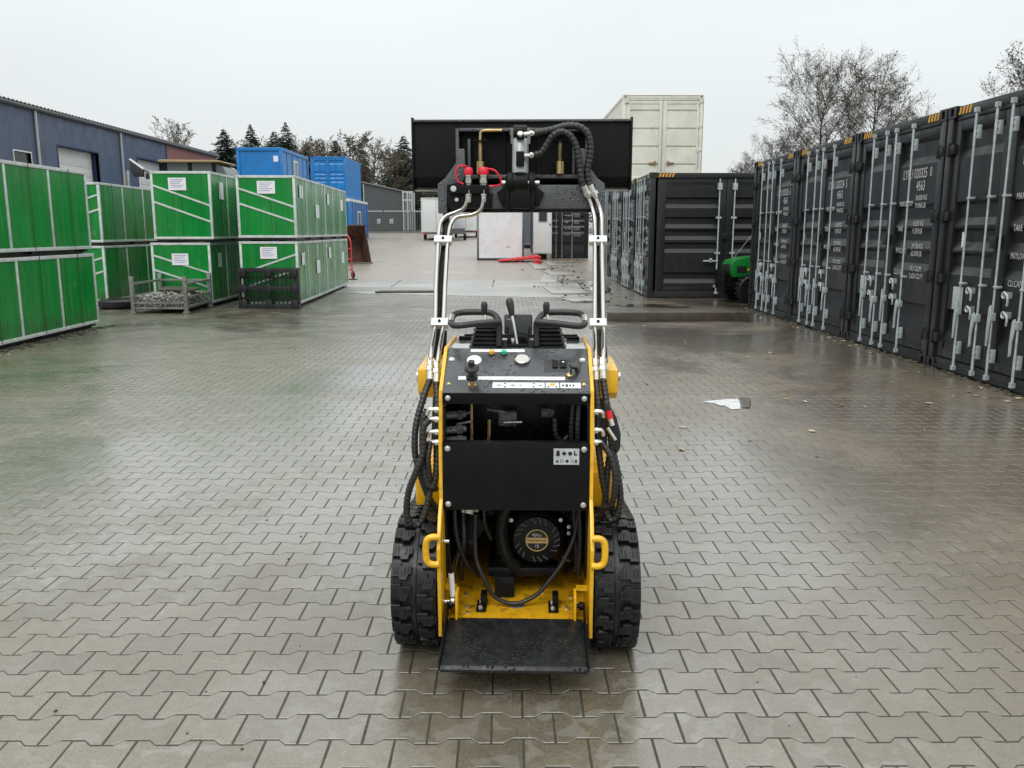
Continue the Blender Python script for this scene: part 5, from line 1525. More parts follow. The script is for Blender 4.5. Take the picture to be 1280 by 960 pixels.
# sloping dash with turned-down front lip
a0, a1 = Vector((0, -0.008, 0.988)), Vector((0, 0.200, 1.112))
dv = (a1 - a0).normalized(); nv = Vector((0, -dv.z, dv.y))
def on_dash(x, s, h=0.0): 
    p = a0 + dv * s + nv * h; return Vector((x, p.y, p.z))
DASH_ROT = (atan2(dv.z, dv.y), 0, 0)
pp = [(-0.0195, 0.9845), (-0.010, 0.9915), (0.1985, 1.1155), (0.2025, 1.109), (-0.004, 0.9845)]
lp(MB().prism([(-0.0165, 0.944), (-0.0200, 0.984), (-0.006, 0.984), (-0.010, 0.944)], 'x', -0.2625, 0.2625), 'dash_lip', 'black_paint', bevel=0.001)
lp(MB().prism(pp, 'x', -0.2625, 0.2625), 'dash_panel', 'black_paint_wet', bevel=0.0015)
lp(MB().box(-0.2625, 0.2625, 0.2035, 0.55, 1.100, 1.110), 'top_deck', 'wet_sheen_deck', bevel=0.003)
def bolt(p, d, r=0.0085, mat='zinc'):
    return lp(MB().lathe([(r * 1.25, 0), (r * 1.25, 0.0015), (r, 0.0018), (r * 0.95, 0.005), (r * 0.5, 0.0065), (0, 0.0068)], p, d, 12), 'bolt', mat)
for x in (-0.244, 0.242):
    bolt(on_dash(x, 0.176, 0.003), nv); bolt(on_dash(x, 0.036, 0.003), nv, 0.006, 'brass')
    for z in (0.789, 0.583): bolt((x, -0.052, z), (0, -1, 0))
    bolt((x, -0.019, 0.966), (0, -1, 0), 0.008)
# dash furniture
g = lp(MB().lathe([(0.028, 0.0), (0.030, 0.004), (0.029, 0.012), (0.025, 0.014), (0.0235, 0.0115)], on_dash(0.019, 0.172, 0.002), nv, 28), 'hour_meter', 'chrome')
lp(MB().lathe([(0.0, 0.0105), (0.0238, 0.0105), (0.0238, 0.0095)], on_dash(0.019, 0.172, 0.002), nv, 28), 'dial', 'gauge_glass', g)
for x, mt in ((-0.096, 'orange_lens'), (-0.050, 'green_lens')):
    b_ = lp(MB().lathe([(0.0125, 0.0), (0.0125, 0.006), (0.0105, 0.007)], on_dash(x, 0.208, 0.003), nv, 16), 'indicator_lamp', 'black_plastic')
    lp(MB().lathe([(0.0108, 0.006), (0.0105, 0.013), (0.007, 0.018), (0.0, 0.0195)], on_dash(x, 0.208, 0.003), nv, 16), 'lens', mt, b_)
def decal(x0, x1, s0, s1, mat, name='decal', h=0.0042):
    m = MB(); m.add([on_dash(x0, s0, h), on_dash(x1, s0, h), on_dash(x1, s1, h), on_dash(x0, s1, h)], [(0, 1, 2, 3)])
    return lp(m, name, mat, smooth=0)
decal(-0.176, 0.027, 0.220, 0.236, 'print_white')
d1 = decal(-0.212, 0.175, 0.060, 0.078, 'print_white')
def ink(spec, parent, h=0.0050, mat='print_black'):
    m = MB()
    for x0, x1, s0, s1 in spec: m.add([on_dash(x0, s0, h), on_dash(x1, s0, h), on_dash(x1, s1, h), on_dash(x0, s1, h)], [(0, 1, 2, 3)])
    return lp(m, 'printing', mat, parent, smooth=0)
ink([(x, x + 0.012 + 0.006 * (i % 3), 0.067, 0.071) for i, x in enumerate([-0.10 + 0.026 * k for k in range(10)])], d1, mat='print_grey')
d2 = decal(-0.086, 0.101, 0.016, 0.045, 'print_white')
ink([(-0.045, -0.037, 0.036, 0.041), (-0.045, -0.037, 0.019, 0.024), (0.058, 0.066, 0.036, 0.041), (0.058, 0.066, 0.019, 0.024), (-0.07, -0.055, 0.028, 0.032), (-0.02, -0.005, 0.028, 0.032), (0.01, 0.02, 0.028, 0.032), (0.08, 0.092, 0.028, 0.032)], d2)
d3 = decal(0.105, 0.153, 0.016, 0.045, 'print_white')
ink([(0.111, 0.118, 0.019, 0.025), (0.140, 0.147, 0.019, 0.025)], d3); ink([(0.119, 0.138, 0.028, 0.041)], d3, mat='hazard_yellow')
d4 = decal(0.157, 0.230, 0.016, 0.045, 'print_white')
ink([(0.163, 0.171, 0.026, 0.034), (0.176, 0.184, 0.022, 0.036), (0.189, 0.196, 0.026, 0.034), (0.201, 0.207, 0.024, 0.034)], d4)
sw = lp(MB().obox(on_dash(0.1435, 0.138, 0.003), (0.088, 0.066, 0.004), DASH_ROT), 'switch_plate', 'black_plastic', bevel=0.0015)
for x, w in ((0.140, 0.020), (0.170, 0.024)):
    lp(MB().obox(on_dash(x, 0.144, 0.008), (w, 0.038, 0.010), (DASH_ROT[0] + 0.12, 0, 0)), 'rocker_switch', 'black_paint', sw, bevel=0.002)
lp(MB().obox(on_dash(0.170, 0.150, 0.0145), (0.008, 0.005, 0.001), (DASH_ROT[0] + 0.12, 0, 0)), 'printing', 'print_white', sw)
k_ = lp(MB().lathe([(0.011, 0), (0.011, 0.01), (0.008, 0.012), (0, 0.012)], on_dash(0.192, 0.082, 0.003), nv, 14), 'key_switch', 'brass')
kk = MB(); kk.obox(on_dash(0.196, 0.085, 0.026), (0.006, 0.016, 0.03), DASH_ROT); kk.obox(on_dash(0.206, 0.096, 0.036), (0.034, 0.018, 0.010), (DASH_ROT[0], 0.2, 0.7)); kk.obox(on_dash(0.224, 0.114, 0.02), (0.014, 0.05, 0.01), (DASH_ROT[0], 0.1, -0.3))
lp(kk, 'key', 'black_plastic', k_, bevel=0.002)
# throttle lever knob in front of its round scale
lp(MB().lathe([(0.027, 0.0), (0.027, 0.0015), (0.0, 0.0018)], on_dash(-0.160, 0.172, 0.003), nv, 26), 'throttle_scale', 'print_white')
th = MB()
ax = Vector((0.0, -0.35, 0.94)).normalized(); b0 = on_dash(-0.159, 0.03, 0.0)
th.lathe([(0.016, 0.0), (0.016, 0.008), (0.011, 0.010), (0.010, 0.026), (0.009, 0.028)], b0, ax, 6)
t1 = lp(th, 'throttle_cable_nut', 'brass')
th = MB()
th.lathe([(0.021, 0.030), (0.022, 0.034), (0.022, 0.044), (0.013, 0.047), (0.012, 0.060), (0.026, 0.066), (0.027, 0.074), (0.020, 0.082), (0.012, 0.084), (0.0115, 0.102), (0.0, 0.104)], b0, ax, 14)
lp(th, 'throttle_knob', 'black_plastic', t1)
for x in (-0.222, 0.222):
    q = MB(); q.box(x - 0.026, x + 0.026, 0.47, 0.52, 1.110, 1.115); q.cyl((x - 0.026, 0.49, 1.120), (x + 0.026, 0.49, 1.120), 0.006, 8)
    lp(q, 'deck_latch', 'black_paint', bevel=0.002)

# ---- controls
for s, cx in ((-1, -0.124), (1, 0.122)):
    bl = MB(); n_f = 5
    def ring(hw, z, hl):
        c = 0.3
        pts = []
        for a in range(20):
            t = 2 * pi * a / 20
            ex = 0.45
            pts.append((cx + hw * math.copysign(abs(cos(t)) ** ex, cos(t)), 0.29 + hl * math.copysign(abs(sin(t)) ** ex, sin(t)), z))
        return pts
    rings = []
    for k in range(n_f):
        z = 1.111 + k * 0.0158; w = 0.064 - 0.0040 * k
        rings += [ring(w, z, w), ring(w + 0.001, z + 0.004, w + 0.001), ring(w - 0.014, z + 0.0105, w - 0.014)]
    rings += [ring(0.042, 1.187, 0.042), ring(0.040, 1.197, 0.040), ring(0.015, 1.204, 0.015)]
    for rg in rings: bl.v += rg
    for i in range(len(rings) - 1):
        for k in range(20): bl.f.append((i * 20 + k, i * 20 + (k + 1) % 20, (i + 1) * 20 + (k + 1) % 20, (i + 1) * 20 + k))
    bl.f.append(tuple(range((len(rings) - 1) * 20, len(rings) * 20)))
    lp(bl, 'lever_boot', 'black_plastic', smooth=25)
    jx = -0.131 if s < 0 else 0.109
    j = lp(MB().cyl((cx, 0.29, 1.195), (jx, 0.30, 1.245), 0.006, 10), 'drive_lever', 'zinc')
    lp(MB().lathe([(0.008, 0.0), (0.0105, 0.006), (0.013, 0.035), (0.0125, 0.045), (0.008, 0.052), (0, 0.054)], (jx, 0.30, 1.230), (0, 0.05, 1), 14), 'grip', 'black_plastic', j)
    hb = MB()
    path = spline([(s * 0.072, 0.235, 1.120), (s * 0.071, 0.238, 1.170), (s * 0.072, 0.235, 1.206), (s * 0.085, 0.222, 1.212), (s * 0.15, 0.212, 1.208), (s * 0.225, 0.205, 1.200), (s * 0.250, 0.225, 1.203), (s * 0.256, 0.27, 1.215), (s * 0.252, 0.33, 1.228), (s * 0.225, 0.365, 1.234), (s * 0.15, 0.37, 1.236), (s * 0.105, 0.36, 1.232), (s * 0.08, 0.32, 1.215), (s * 0.073, 0.27, 1.195)], 6)
    hb.tube(path, 0.0125, 10)
    h_ = lp(hb, 'handlebar', 'black_plastic', smooth=60)
    lp(MB().tube([p + Vector((0, 0, 0.004)) for p in path[38:46]], 0.0118, 8), 'bare_end', 'zinc', h_)
    lp(MB().box(s * 0.0715 - 0.012, s * 0.0715 + 0.012, 0.24, 0.262, 1.110, 1.19), 'handlebar_post', 'black_paint', bevel=0.003)
lv_ = lp(MB().cyl((-0.001, 0.27, 1.115), (-0.026, 0.30, 1.245), 0.0065, 10), 'auxiliary_lever', 'zinc')
lp(MB().lathe([(0.008, 0.0), (0.0115, 0.012), (0.0155, 0.048), (0.0145, 0.062), (0.009, 0.070), (0, 0.072)], (-0.023, 0.297, 1.228), (-0.19, 0.2, 1), 14), 'grip', 'black_plastic', lv_)
gb = lp(MB().obox((0.0, 0.345, 1.190), (0.110, 0.03, 0.078), (-0.25, 0, 0)), 'display_box', 'black_plastic', bevel=0.008, seg=3)
lp(MB().obox((0.0, 0.3295, 1.186), (0.094, 0.002, 0.060), (-0.25, 0, 0)), 'screen', 'glass_dark', gb, bevel=0.001)
q = MB(); q.box(-0.04, 0.04, 0.25, 0.33, 1.110, 1.125); q.obox((0.01, 0.30, 1.13), (0.05, 0.03, 0.05), (0.2, 0.1, 0.1)); q.cyl((-0.03, 0.27, 1.12), (-0.035, 0.27, 1.15), 0.008); q.cyl((0.035, 0.28, 1.12), (0.035, 0.28, 1.148), 0.008)
lp(q, 'valve_block', 'engine_black', bevel=0.003)
for x in (-0.052, 0.052): lp(MB().cyl((x, 0.25, 1.111), (x, 0.25, 1.140), 0.014, 10), 'control_knob', 'black_plastic')

# ---- safety label on the rear panel
dc = lp(MB().box(0.134, 0.225, -0.0535, -0.0525, 0.733, 0.792), 'safety_label', 'print_grey', smooth=0)
q = MB(); y = -0.0542
def disc(m, cx, cz, r, n=12, y=y): m.add([(cx + r * cos(2 * pi * k / n), y, cz + r * sin(2 * pi * k / n)) for k in range(n)], [tuple(range(n))])
def rect(m, x0, x1, z0, z1, y=y): m.add([(x0, y, z0), (x1, y, z0), (x1, y, z1), (x0, y, z1)], [(0, 1, 2, 3)])
disc(q, 0.1495, 0.779, 0.0062); disc(q, 0.1495, 0.7705, 0.0070, y=y - .0002)
disc(q, 0.171, 0.774, 0.0070); rect(q, 0.172, 0.1795, 0.771, 0.777, y - .0002)
disc(q, 0.1925, 0.774, 0.0075); rect(q, 0.206, 0.2105, 0.767, 0.783); rect(q, 0.206, 0.2175, 0.767, 0.7715, y - .0002)
q.add([(0.141, y, 0.741), (0.153, y, 0.741), (0.147, y, 0.752)], [(0, 1, 2)])
for x in (0.158, 0.195): 
    rect(q, x, x + 0.011, 0.741, 0.7425); rect(q, x, x + 0.011, 0.7495, 0.751); rect(q, x, x + 0.0015, 0.7425, 0.7495); rect(q, x + 0.0095, x + 0.011, 0.7425, 0.7495)
disc(q, 0.182, 0.746, 0.0058); rect(q, 0.210, 0.217, 0.740, 0.748); disc(q, 0.2135, 0.749, 0.0032, y=y - .0002)
lp(q, 'pictograms', 'print_black', dc, smooth=0)

# ---- engine bay
rc = lp(MB().lathe([(0.0, 0.0), (0.124, 0.0), (0.124, 0.05), (0.112, 0.072), (0.094, 0.082), (0.091, 0.092), (0.060, 0.096), (0.0, 0.097)], (0.077, 0.23, 0.378), (0, -1, 0), 40), 'recoil_cover', 'engine_black')
q = MB()
for k in range(22):
    a = 2 * pi * k / 22
    if k % 4 == 3: continue
    c = Vector((0.077 + 0.078 * cos(a), 0.1355, 0.378 + 0.078 * sin(a)))
    q.obox(c, (0.026, 0.004, 0.0045), (0, -a - 0.5, 0))
lp(q, 'vent_slot', 'dark_steel_wet', rc)
bd = lp(MB().lathe([(0.043, 0.0), (0.043, 0.0015), (0.0, 0.0016)], (0.077, 0.1325, 0.378), (0, -1, 0), 36), 'badge', 'print_black')
lp(MB().lathe([(0.0405, 0.0), (0.044, 0.0), (0.044, 0.0022), (0.0405, 0.0022), (0.0405, 0.0)], (0.077, 0.1325, 0.378), (0, -1, 0), 36), 'badge_rim', 'print_gold', bd)
lp(MB().box(0.0385, 0.1155, 0.1297, 0.1308, 0.367, 0.389), 'badge_band', 'print_gold', bd, smooth=0)
for tx, z, sz, mt in (('420cc', 0.3945, 0.017, 'print_white'), ('15', 0.3495, 0.017, 'print_white')):
    o = text(tx, sz, mt, bd, (0.077, 0.1302, z), align='CENTER', sx=0.95)
q = MB()
for k in range(9): q.box(0.0435 + k * 0.0076, 0.0435 + k * 0.0076 + (0.0052 if k % 3 else 0.0040), 0.1292, 0.1296, 0.3735, 0.3825 - 0.0012 * (k % 2))
lp(q, 'badge_printing', 'badge_ink', bd, smooth=0)
lp(MB().box(-0.09, 0.23, 0.23, 0.6, 0.24, 0.54), 'engine_block', 'engine_black', bevel=0.02)
lp(MB().box(-0.115, 0.16, 0.14, 0.6, 0.225, 0.262), 'engine_base', 'engine_black', bevel=0.006)
lp(MB().tube(spline([(-0.03, 0.13, 0.53), (-0.055, 0.12, 0.47), (-0.06, 0.12, 0.40), (-0.035, 0.12, 0.31), (0.0, 0.13, 0.27)], 6), 0.026, 10), 'air_duct', 'engine_black')
lp(MB().box(-0.085, -0.01, 0.11, 0.2, 0.15, 0.235), 'oil_drain_bracket', 'engine_black', bevel=0.004)
lp(MB().box(-0.03, 0.02, 0.13, 0.2, 0.55, 0.60), 'filler_neck', 'engine_black', bevel=0.006)
for (x, z) in ((-0.022, 0.455), (0.168, 0.458), (0.20, 0.405), (0.20, 0.43)): lp(MB().lathe([(0.009, 0), (0.008, 0.012), (0, 0.013)], (x, 0.15, z), (0, -1, 0), 8), 'bolt', 'zinc')
for x in (-0.045, 0.19): lp(MB().prism([(x - 0.018, 0.285), (x + 0.02, 0.285), (x + 0.012 * (1 if x < 0 else -1), 0.31)], 'y', 0.15, 0.16), 'cover_tab', 'dark_steel_wet')
q = MB(); q.lathe([(0.05, 0), (0.055, 0.02), (0.055, 0.13), (0.05, 0.15)], (-0.18, 0.3, 0.42), (0, -1, 0), 16); lp(q, 'hydraulic_filter', 'engine_black')
q = MB(); q.obox((-0.185, 0.12, 0.52), (0.05, 0.05, 0.05), (0, .2, 0)); q.cyl((-0.205, 0.10, 0.5), (-0.205, 0.10, 0.55), 0.012); q.cyl((-0.155, 0.11, 0.5), (-0.150, 0.11, 0.54), 0.012); lp(q, 'pump_fittings', 'zinc', bevel=0.004)
ribbed_hose([(-0.205, 0.10, 0.5), (-0.2, 0.07, 0.40), (-0.215, 0.1, 0.28), (-0.22, 0.18, 0.2)], 0.011)
lp(MB().tube(spline([(-0.155, 0.06, 0.50), (-0.156, 0.05, 0.40), (-0.15, 0.04, 0.33), (-0.120, 0.03, 0.26), (-0.09, 0.03, 0.20), (-0.045, 0.03, 0.170), (0.010, 0.03, 0.166), (0.075, 0.04, 0.195), (0.125, 0.05, 0.25), (0.175, 0.06, 0.32), (0.218, 0.07, 0.42), (0.235, 0.08, 0.54)], 8), 0.0085, 8), 'battery_cable', 'hose_rubber', smooth=60)
for x in (-0.131, 0.140):
    q = MB(); q.box(x - 0.019, x + 0.019, -0.020, 0.075, 0.151, 0.158); q.box(x - 0.004, x + 0.019, 0.02, 0.075, 0.158, 0.20)
    br = lp(q, 'engine_mount', 'black_paint', bevel=0.003)
    for y in (-0.005, 0.045): lp(MB().lathe([(0.009, 0), (0.009, 0.006), (0.006, 0.014), (0, 0.015)], (x - 0.003, y, 0.158), (0, 0, 1), 6), 'bolt', 'zinc', br)
lp(MB().lathe([(0.031, 0), (0.031, 0.002), (0, 0.0025)], (0.0, 0.048, 0.150), (0, 0, 1), 20), 'drain_plug', 'stillage_steel')
q = MB(); r = random.Random(9)
for x, y in ((-0.2, 0.13), (-0.19, 0.02), (-0.18, -0.03), (0.21, 0.12), (0.19, 0.02), (0.1, 0.16)): q.cyl((x, y, 0.15), (x, y, 0.158), 0.008, 6)
lp(q, 'floor_bolts', 'zinc')
q = MB()
q.lathe([(0.03, 0), (0.045, 0.01), (0.045, 0.10), (0.03, 0.11)], (-0.20, 0.36, 0.30), (0, -1, 0), 16); lp(q, 'oil_filter', 'engine_black')
for pts in ([(-0.235, 0.06, 0.55), (-0.225, 0.05, 0.42), (-0.19, 0.08, 0.30), (-0.15, 0.16, 0.22)], [(-0.12, 0.12, 0.56), (-0.125, 0.11, 0.46), (-0.10, 0.14, 0.38)], [(0.215, 0.10, 0.55), (0.222, 0.09, 0.42), (0.23, 0.12, 0.28), (0.20, 0.25, 0.2)], [(0.235, 0.06, 0.55), (0.24, 0.06, 0.40), (0.238, 0.1, 0.25)]): ribbed_hose(pts, 0.0095)
for x, z, w in ((-0.235, 0.45, 0.03), (-0.165, 0.475, 0.04), (-0.10, 0.50, 0.03), (0.215, 0.48, 0.03)): lp(MB().obox((x, 0.14, z), (w, 0.05, 0.035), (0.1, 0.2, 0.1)), 'engine_bracket', 'black_paint', bevel=0.004)
# inside the upper opening: tank, pipes and fittings
lp(MB().box(-0.24, 0.24, 0.30, 0.85, 0.60, 0.93), 'hydraulic_tank', 'engine_black', bevel=0.02)
lp(MB().box(-0.26, 0.26, 0.0, 0.30, 0.60, 0.64), 'valve_shelf', 'engine_black')
for k, z in enumerate((0.885, 0.83, 0.79, 0.75)):
    fitting((-0.262, 0.05, z), (-0.19, 0.08, z), 0.014, mat='dark_steel_wet')
q = MB(); q.tube(spline([(-0.17, 0.10, 0.77), (-0.12, 0.10, 0.772), (-0.105, 0.10, 0.79), (-0.103, 0.10, 0.86)], 6), 0.007, 8); lp(q, 'steel_pipe', 'brass')
lp(MB().cyl((-0.168, 0.09, 0.78), (-0.168, 0.09, 0.93), 0.006, 8), 'steel_pipe', 'brass')
for a, b in (((-0.21, 0.1, 0.875), (-0.17, 0.06, 0.898)), ((-0.225, 0.09, 0.845), (-0.165, 0.07, 0.86)), ((-0.11, 0.12, 0.895), (-0.04, 0.1, 0.888)), ((-0.05, 0.12, 0.845), (0.02, 0.1, 0.852))): lp(MB().cyl(a, b, 0.005, 8), 'control_rod', 'zinc')
lp(MB().box(-0.07, 0.0, 0.12, 0.2, 0.83, 0.875), 'spool_valve', 'dark_steel_wet', bevel=0.006)
lp(MB().box(0.09, 0.14, 0.14, 0.2, 0.86, 0.885), 'spool_valve', 'dark_steel_wet', bevel=0.006)
for pts in ([(0.225, 0.02, 0.94), (0.222, 0.02, 0.86), (0.224, 0.03, 0.80)], [(0.205, 0.03, 0.94), (0.20, 0.04, 0.85), (0.203, 0.05, 0.78)], [(0.14, 0.08, 0.87), (0.145, 0.08, 0.81), (0.17, 0.09, 0.785), (0.19, 0.1, 0.8)]): ribbed_hose(pts, 0.010)

# ---- stand-on platform
q = MB()
q.prism([(-0.068, 0.152), (-0.068, 0.146), (-0.36, 0.112), (-0.366, 0.100), (-0.37, 0.112), (-0.36, 0.122)], 'x', -0.246, 0.246)
pf = lp(q, 'platform', 'black_tray', bevel=0.001)
for s in (-1, 1):
    lp(MB().prism([(-0.368, 0.108), (-0.362, 0.142), (-0.20, 0.162), (-0.075, 0.215), (-0.055, 0.215), (-0.05, 0.185), (-0.10, 0.140), (-0.36, 0.108)], 'x', s * 0.2465, s * 0.2525), 'platform_side', 'black_paint', pf, bevel=0.002)
    lp(MB().lathe([(0.016, 0), (0.016, 0.012), (0.008, 0.014), (0.008, 0.022), (0, 0.022)], (s * 0.245, -0.062, 0.20), (-s, 0, 0), 12), 'pivot_bolt', 'black_paint', pf)
lp(MB().prism([(-0.055, 0.10), (-0.035, 0.088), (0.035, 0.088), (0.055, 0.10)], 'y', -0.345, -0.31), 'platform_stop', 'black_paint', pf)
for s in (-1, 1):
    lp(MB().prism([(0.0, 0.15), (0.0, 0.245), (-0.03, 0.255), (-0.075, 0.24), (-0.085, 0.15)], 'x', s * 0.212, s * 0.222), 'hinge_lug', 'yellow_paint', bevel=0.004)
    lp(MB().prism([(-0.03, 0.245), (-0.03, 0.255), (0.0, 0.255), (0.0, 0.245)], 'x', s * 0.222, s * 0.263), 'hinge_lug', 'yellow_paint')
gs = lp(MB().cyl((-0.246, -0.05, 0.44), (-0.236, -0.055, 0.30), 0.0045, 10), 'gas_strut', 'black_paint')
lp(MB().cyl((-0.237, -0.055, 0.318), (-0.231, -0.058, 0.232), 0.0105, 14), 'strut_body', 'print_white', gs)
lp(MB().cyl((-0.262, -0.05, 0.44), (-0.243, -0.05, 0.44), 0.007, 10), 'ball_stud', 'zinc', gs)
q = MB(); q.cyl((-0.262, -0.058, 0.21), (-0.222, -0.058, 0.21), 0.008, 10); q.lathe([(0.006, -0.012), (0.013, -0.006), (0.013, 0.006), (0.006, 0.012)], (-0.232, -0.058, 0.213), (1, 0, 0), 10); q.cyl((-0.231, -0.058, 0.232), (-0.231, -0.058, 0.205), 0.006, 8); lp(q, 'ball_stud', 'zinc', gs)
# yellow grab loops on the side plates
for s in (-1, 1):
    path = spline([(s * 0.268, -0.160, 0.497), (s * 0.293, -0.162, 0.497), (s * 0.310, -0.162, 0.484), (s * 0.314, -0.162, 0.447), (s * 0.310, -0.162, 0.410), (s * 0.293, -0.162, 0.397), (s * 0.268, -0.160, 0.397)], 6)
    lp(MB().tube(path, 0.0122, 10), 'grab_loop', 'yellow_paint', smooth=60)

# ---- lift frame: yellow uprights, black arms, steel pipes, hoses
for s in (-1, 1):
    lp(MB().prism([(0.20, 0.945), (0.24, 0.915), (0.48, 0.915), (0.52, 1.0), (0.48, 1.05), (0.20, 1.035)], 'x', s * 0.283, s * 0.383), 'arm_pivot_box', 'yellow_paint', bevel=0.012)
    lp(MB().prism([(0.20, 0.49), (0.55, 0.47), (0.60, 0.60), (0.50, 0.67), (0.26, 0.66), (0.20, 0.63)], 'x', s * 0.280, s * 0.40), 'tower_foot', 'yellow_paint', bevel=0.015)
    lp(MB().prism([(0.36, 0.62), (0.50, 0.62), (0.46, 0.95), (0.36, 0.95)], 'x', s * 0.283, s * 0.30), 'tower_plate', 'yellow_paint', bevel=0.004)
    # arm: box section rising forwards
    arm = [(0.25, 0.99), (0.30, 0.94), (0.42, 0.95), (0.90, 1.42), (0.985, 1.58), (0.985, 1.70), (0.935, 1.70), (0.90, 1.60), (0.83, 1.505), (0.62, 1.305), (0.42, 1.115)]
    a_ = lp(MB().prism(arm, 'x', s * 0.329, s * 0.353), 'lift_arm', 'black_paint', bevel=0.004)
    lp(MB().lathe([(0.03, 0), (0.03, 0.01), (0.018, 0.014), (0.018, 0.02), (0, 0.02)], (s * 0.383, 0.34, 0.985), (s, 0, 0), 16), 'pivot_pin', 'zinc', a_)
    # lift cylinder under the arm
    lp(MB().cyl((s * 0.345, 0.46, 0.62), (s * 0.345, 0.70, 1.12), 0.026, 14), 'lift_cylinder', 'black_paint')
    lp(MB().cyl((s * 0.345, 0.70, 1.12), (s * 0.345, 0.79, 1.36), 0.013, 12), 'piston_rod', 'chrome')
# pipes along the arms
def pipe(pts, name='steel_pipe'): return lp(MB().tube(spline(pts, 8), 0.0098, 12), name, 'chrome', smooth=60)
LP = [
    [(-0.330, 0.19, 1.045), (-0.330, 0.22, 1.10), (-0.338, 0.42, 1.17), (-0.352, 0.60, 1.33), (-0.360, 0.76, 1.48), (-0.362, 0.83, 1.545), (-0.358, 0.87, 1.59), (-0.335, 0.885, 1.618), (-0.290, 0.89, 1.636), (-0.256, 0.89, 1.654), (-0.242, 0.89, 1.685), (-0.240, 0.89, 1.715)],
    [(-0.306, 0.19, 1.035), (-0.302, 0.22, 1.09), (-0.306, 0.42, 1.17), (-0.314, 0.60, 1.33), (-0.319, 0.76, 1.48), (-0.319, 0.83, 1.54), (-0.312, 0.87, 1.585), (-0.285, 0.885, 1.614), (-0.220, 0.89, 1.624), (-0.182, 0.89, 1.645), (-0.170, 0.89, 1.68), (-0.169, 0.89, 1.715)],
    [(0.294, 0.19, 1.045), (0.296, 0.22, 1.09), (0.306, 0.42, 1.17), (0.316, 0.60, 1.33), (0.324, 0.76, 1.48), (0.328, 0.84, 1.555), (0.328, 0.88, 1.61), (0.318, 0.90, 1.655), (0.305, 0.91, 1.695)],
    [(0.322, 0.19, 1.050), (0.326, 0.22, 1.10), (0.340, 0.42, 1.17), (0.348, 0.60, 1.33), (0.354, 0.76, 1.48), (0.358, 0.84, 1.555), (0.360, 0.88, 1.61), (0.352, 0.90, 1.655), (0.336, 0.91, 1.695)]]
for p in LP: pipe(p)
for s, cx in ((-1, -0.3405), (1, 0.339)):
    for (y, z, w) in ((0.80, 1.505, 0.078), (0.44, 1.178, 0.068)):
        nrm_ = Vector((0, -0.66, 0.75))
        c = lp(MB().obox((cx + (0.02 * -s if y < 0.5 else 0), y - 0.006, z + 0.006), (w, 0.036, 0.030), (R(48), 0, 0)), 'pipe_clamp', 'white_zinc', bevel=0.004)
        lp(MB().lathe([(0.007, 0), (0.006, 0.006), (0, 0.007)], (cx + (0.02 * -s if y < 0.5 else 0), y - 0.017, z + 0.016), (0, -0.73, 0.68), 8), 'bolt', 'black_paint', c)
# lower ends of the pipes: fittings and hoses looping behind the plates
for (x, z0) in ((-0.330, 1.045), (-0.306, 1.035), (0.294, 1.045), (0.322, 1.050)):
    fitting((x, 0.165, z0 - 0.045), (x, 0.192, z0 + 0.012), 0.013)
    lp(MB().tube([(x, 0.19, z0 + 0.005), (x, 0.20, z0 + 0.03)], 0.0145, 6), 'pipe_nut', 'zinc')
ribbed_hose([(-0.330, 0.165, 1.00), (-0.350, 0.13, 0.94), (-0.375, 0.09, 0.84), (-0.378, 0.07, 0.74), (-0.356, 0.06, 0.65), (-0.326, 0.07, 0.56), (-0.292, 0.09, 0.50)])
ribbed_hose([(-0.306, 0.165, 0.99), (-0.298, 0.12, 0.90), (-0.298, 0.08, 0.76), (-0.298, 0.05, 0.67), (-0.310, 0.04, 0.618), (-0.330, 0.04, 0.635), (-0.346, 0.05, 0.72), (-0.345, 0.06, 0.85), (-0.330, 0.07, 0.905)])
ribbed_hose([(-0.318, 0.05, 0.872), (-0.341, 0.04, 0.84), (-0.342, 0.03, 0.76), (-0.365, 0.02, 0.69), (-0.396, 0.02, 0.61), (-0.407, 0.02, 0.53), (-0.395, 0.02, 0.482), (-0.366, 0.03, 0.472), (-0.342, 0.04, 0.515), (-0.322, 0.06, 0.60)])
ribbed_hose([(-0.318, 0.05, 0.79), (-0.325, 0.03, 0.72), (-0.318, 0.04, 0.64), (-0.300, 0.06, 0.60)], 0.011)
ribbed_hose([(0.322, 0.165, 1.005), (0.336, 0.12, 0.90), (0.350, 0.08, 0.78), (0.372, 0.06, 0.68), (0.385, 0.05, 0.58), (0.374, 0.05, 0.51), (0.352, 0.05, 0.49), (0.334, 0.06, 0.53), (0.335, 0.07, 0.64), (0.345, 0.08, 0.74)])
ribbed_hose([(0.294, 0.165, 1.00), (0.300, 0.12, 0.92), (0.302, 0.08, 0.78), (0.316, 0.06, 0.66), (0.330, 0.06, 0.58), (0.318, 0.07, 0.50), (0.296, 0.1, 0.48)])
ribbed_hose([(0.312, 0.05, 0.79), (0.345, 0.03, 0.74), (0.362, 0.02, 0.66), (0.352, 0.03, 0.56), (0.318, 0.05, 0.54)], 0.012)
for z in (0.908, 0.872, 0.824, 0.785):
    q = MB(); q.tube(spline([(-0.274, 0.05, z), (-0.30, 0.05, z + 0.002), (-0.32, 0.05, z), (-0.328, 0.05, z - 0.02)], 5), 0.0075, 8); q.tube([(-0.288, 0.05, z), (-0.30, 0.05, z)], 0.0115, 6); lp(q, 'elbow_fitting', 'zinc')
for z in (0.903, 0.834, 0.789):
    q = MB(); q.tube(spline([(0.274, 0.05, z), (0.295, 0.05, z + 0.002), (0.312, 0.05, z), (0.318, 0.05, z - 0.02)], 5), 0.0075, 8); q.tube([(0.286, 0.05, z), (0.298, 0.05, z)], 0.0115, 6); lp(q, 'elbow_fitting', 'zinc')
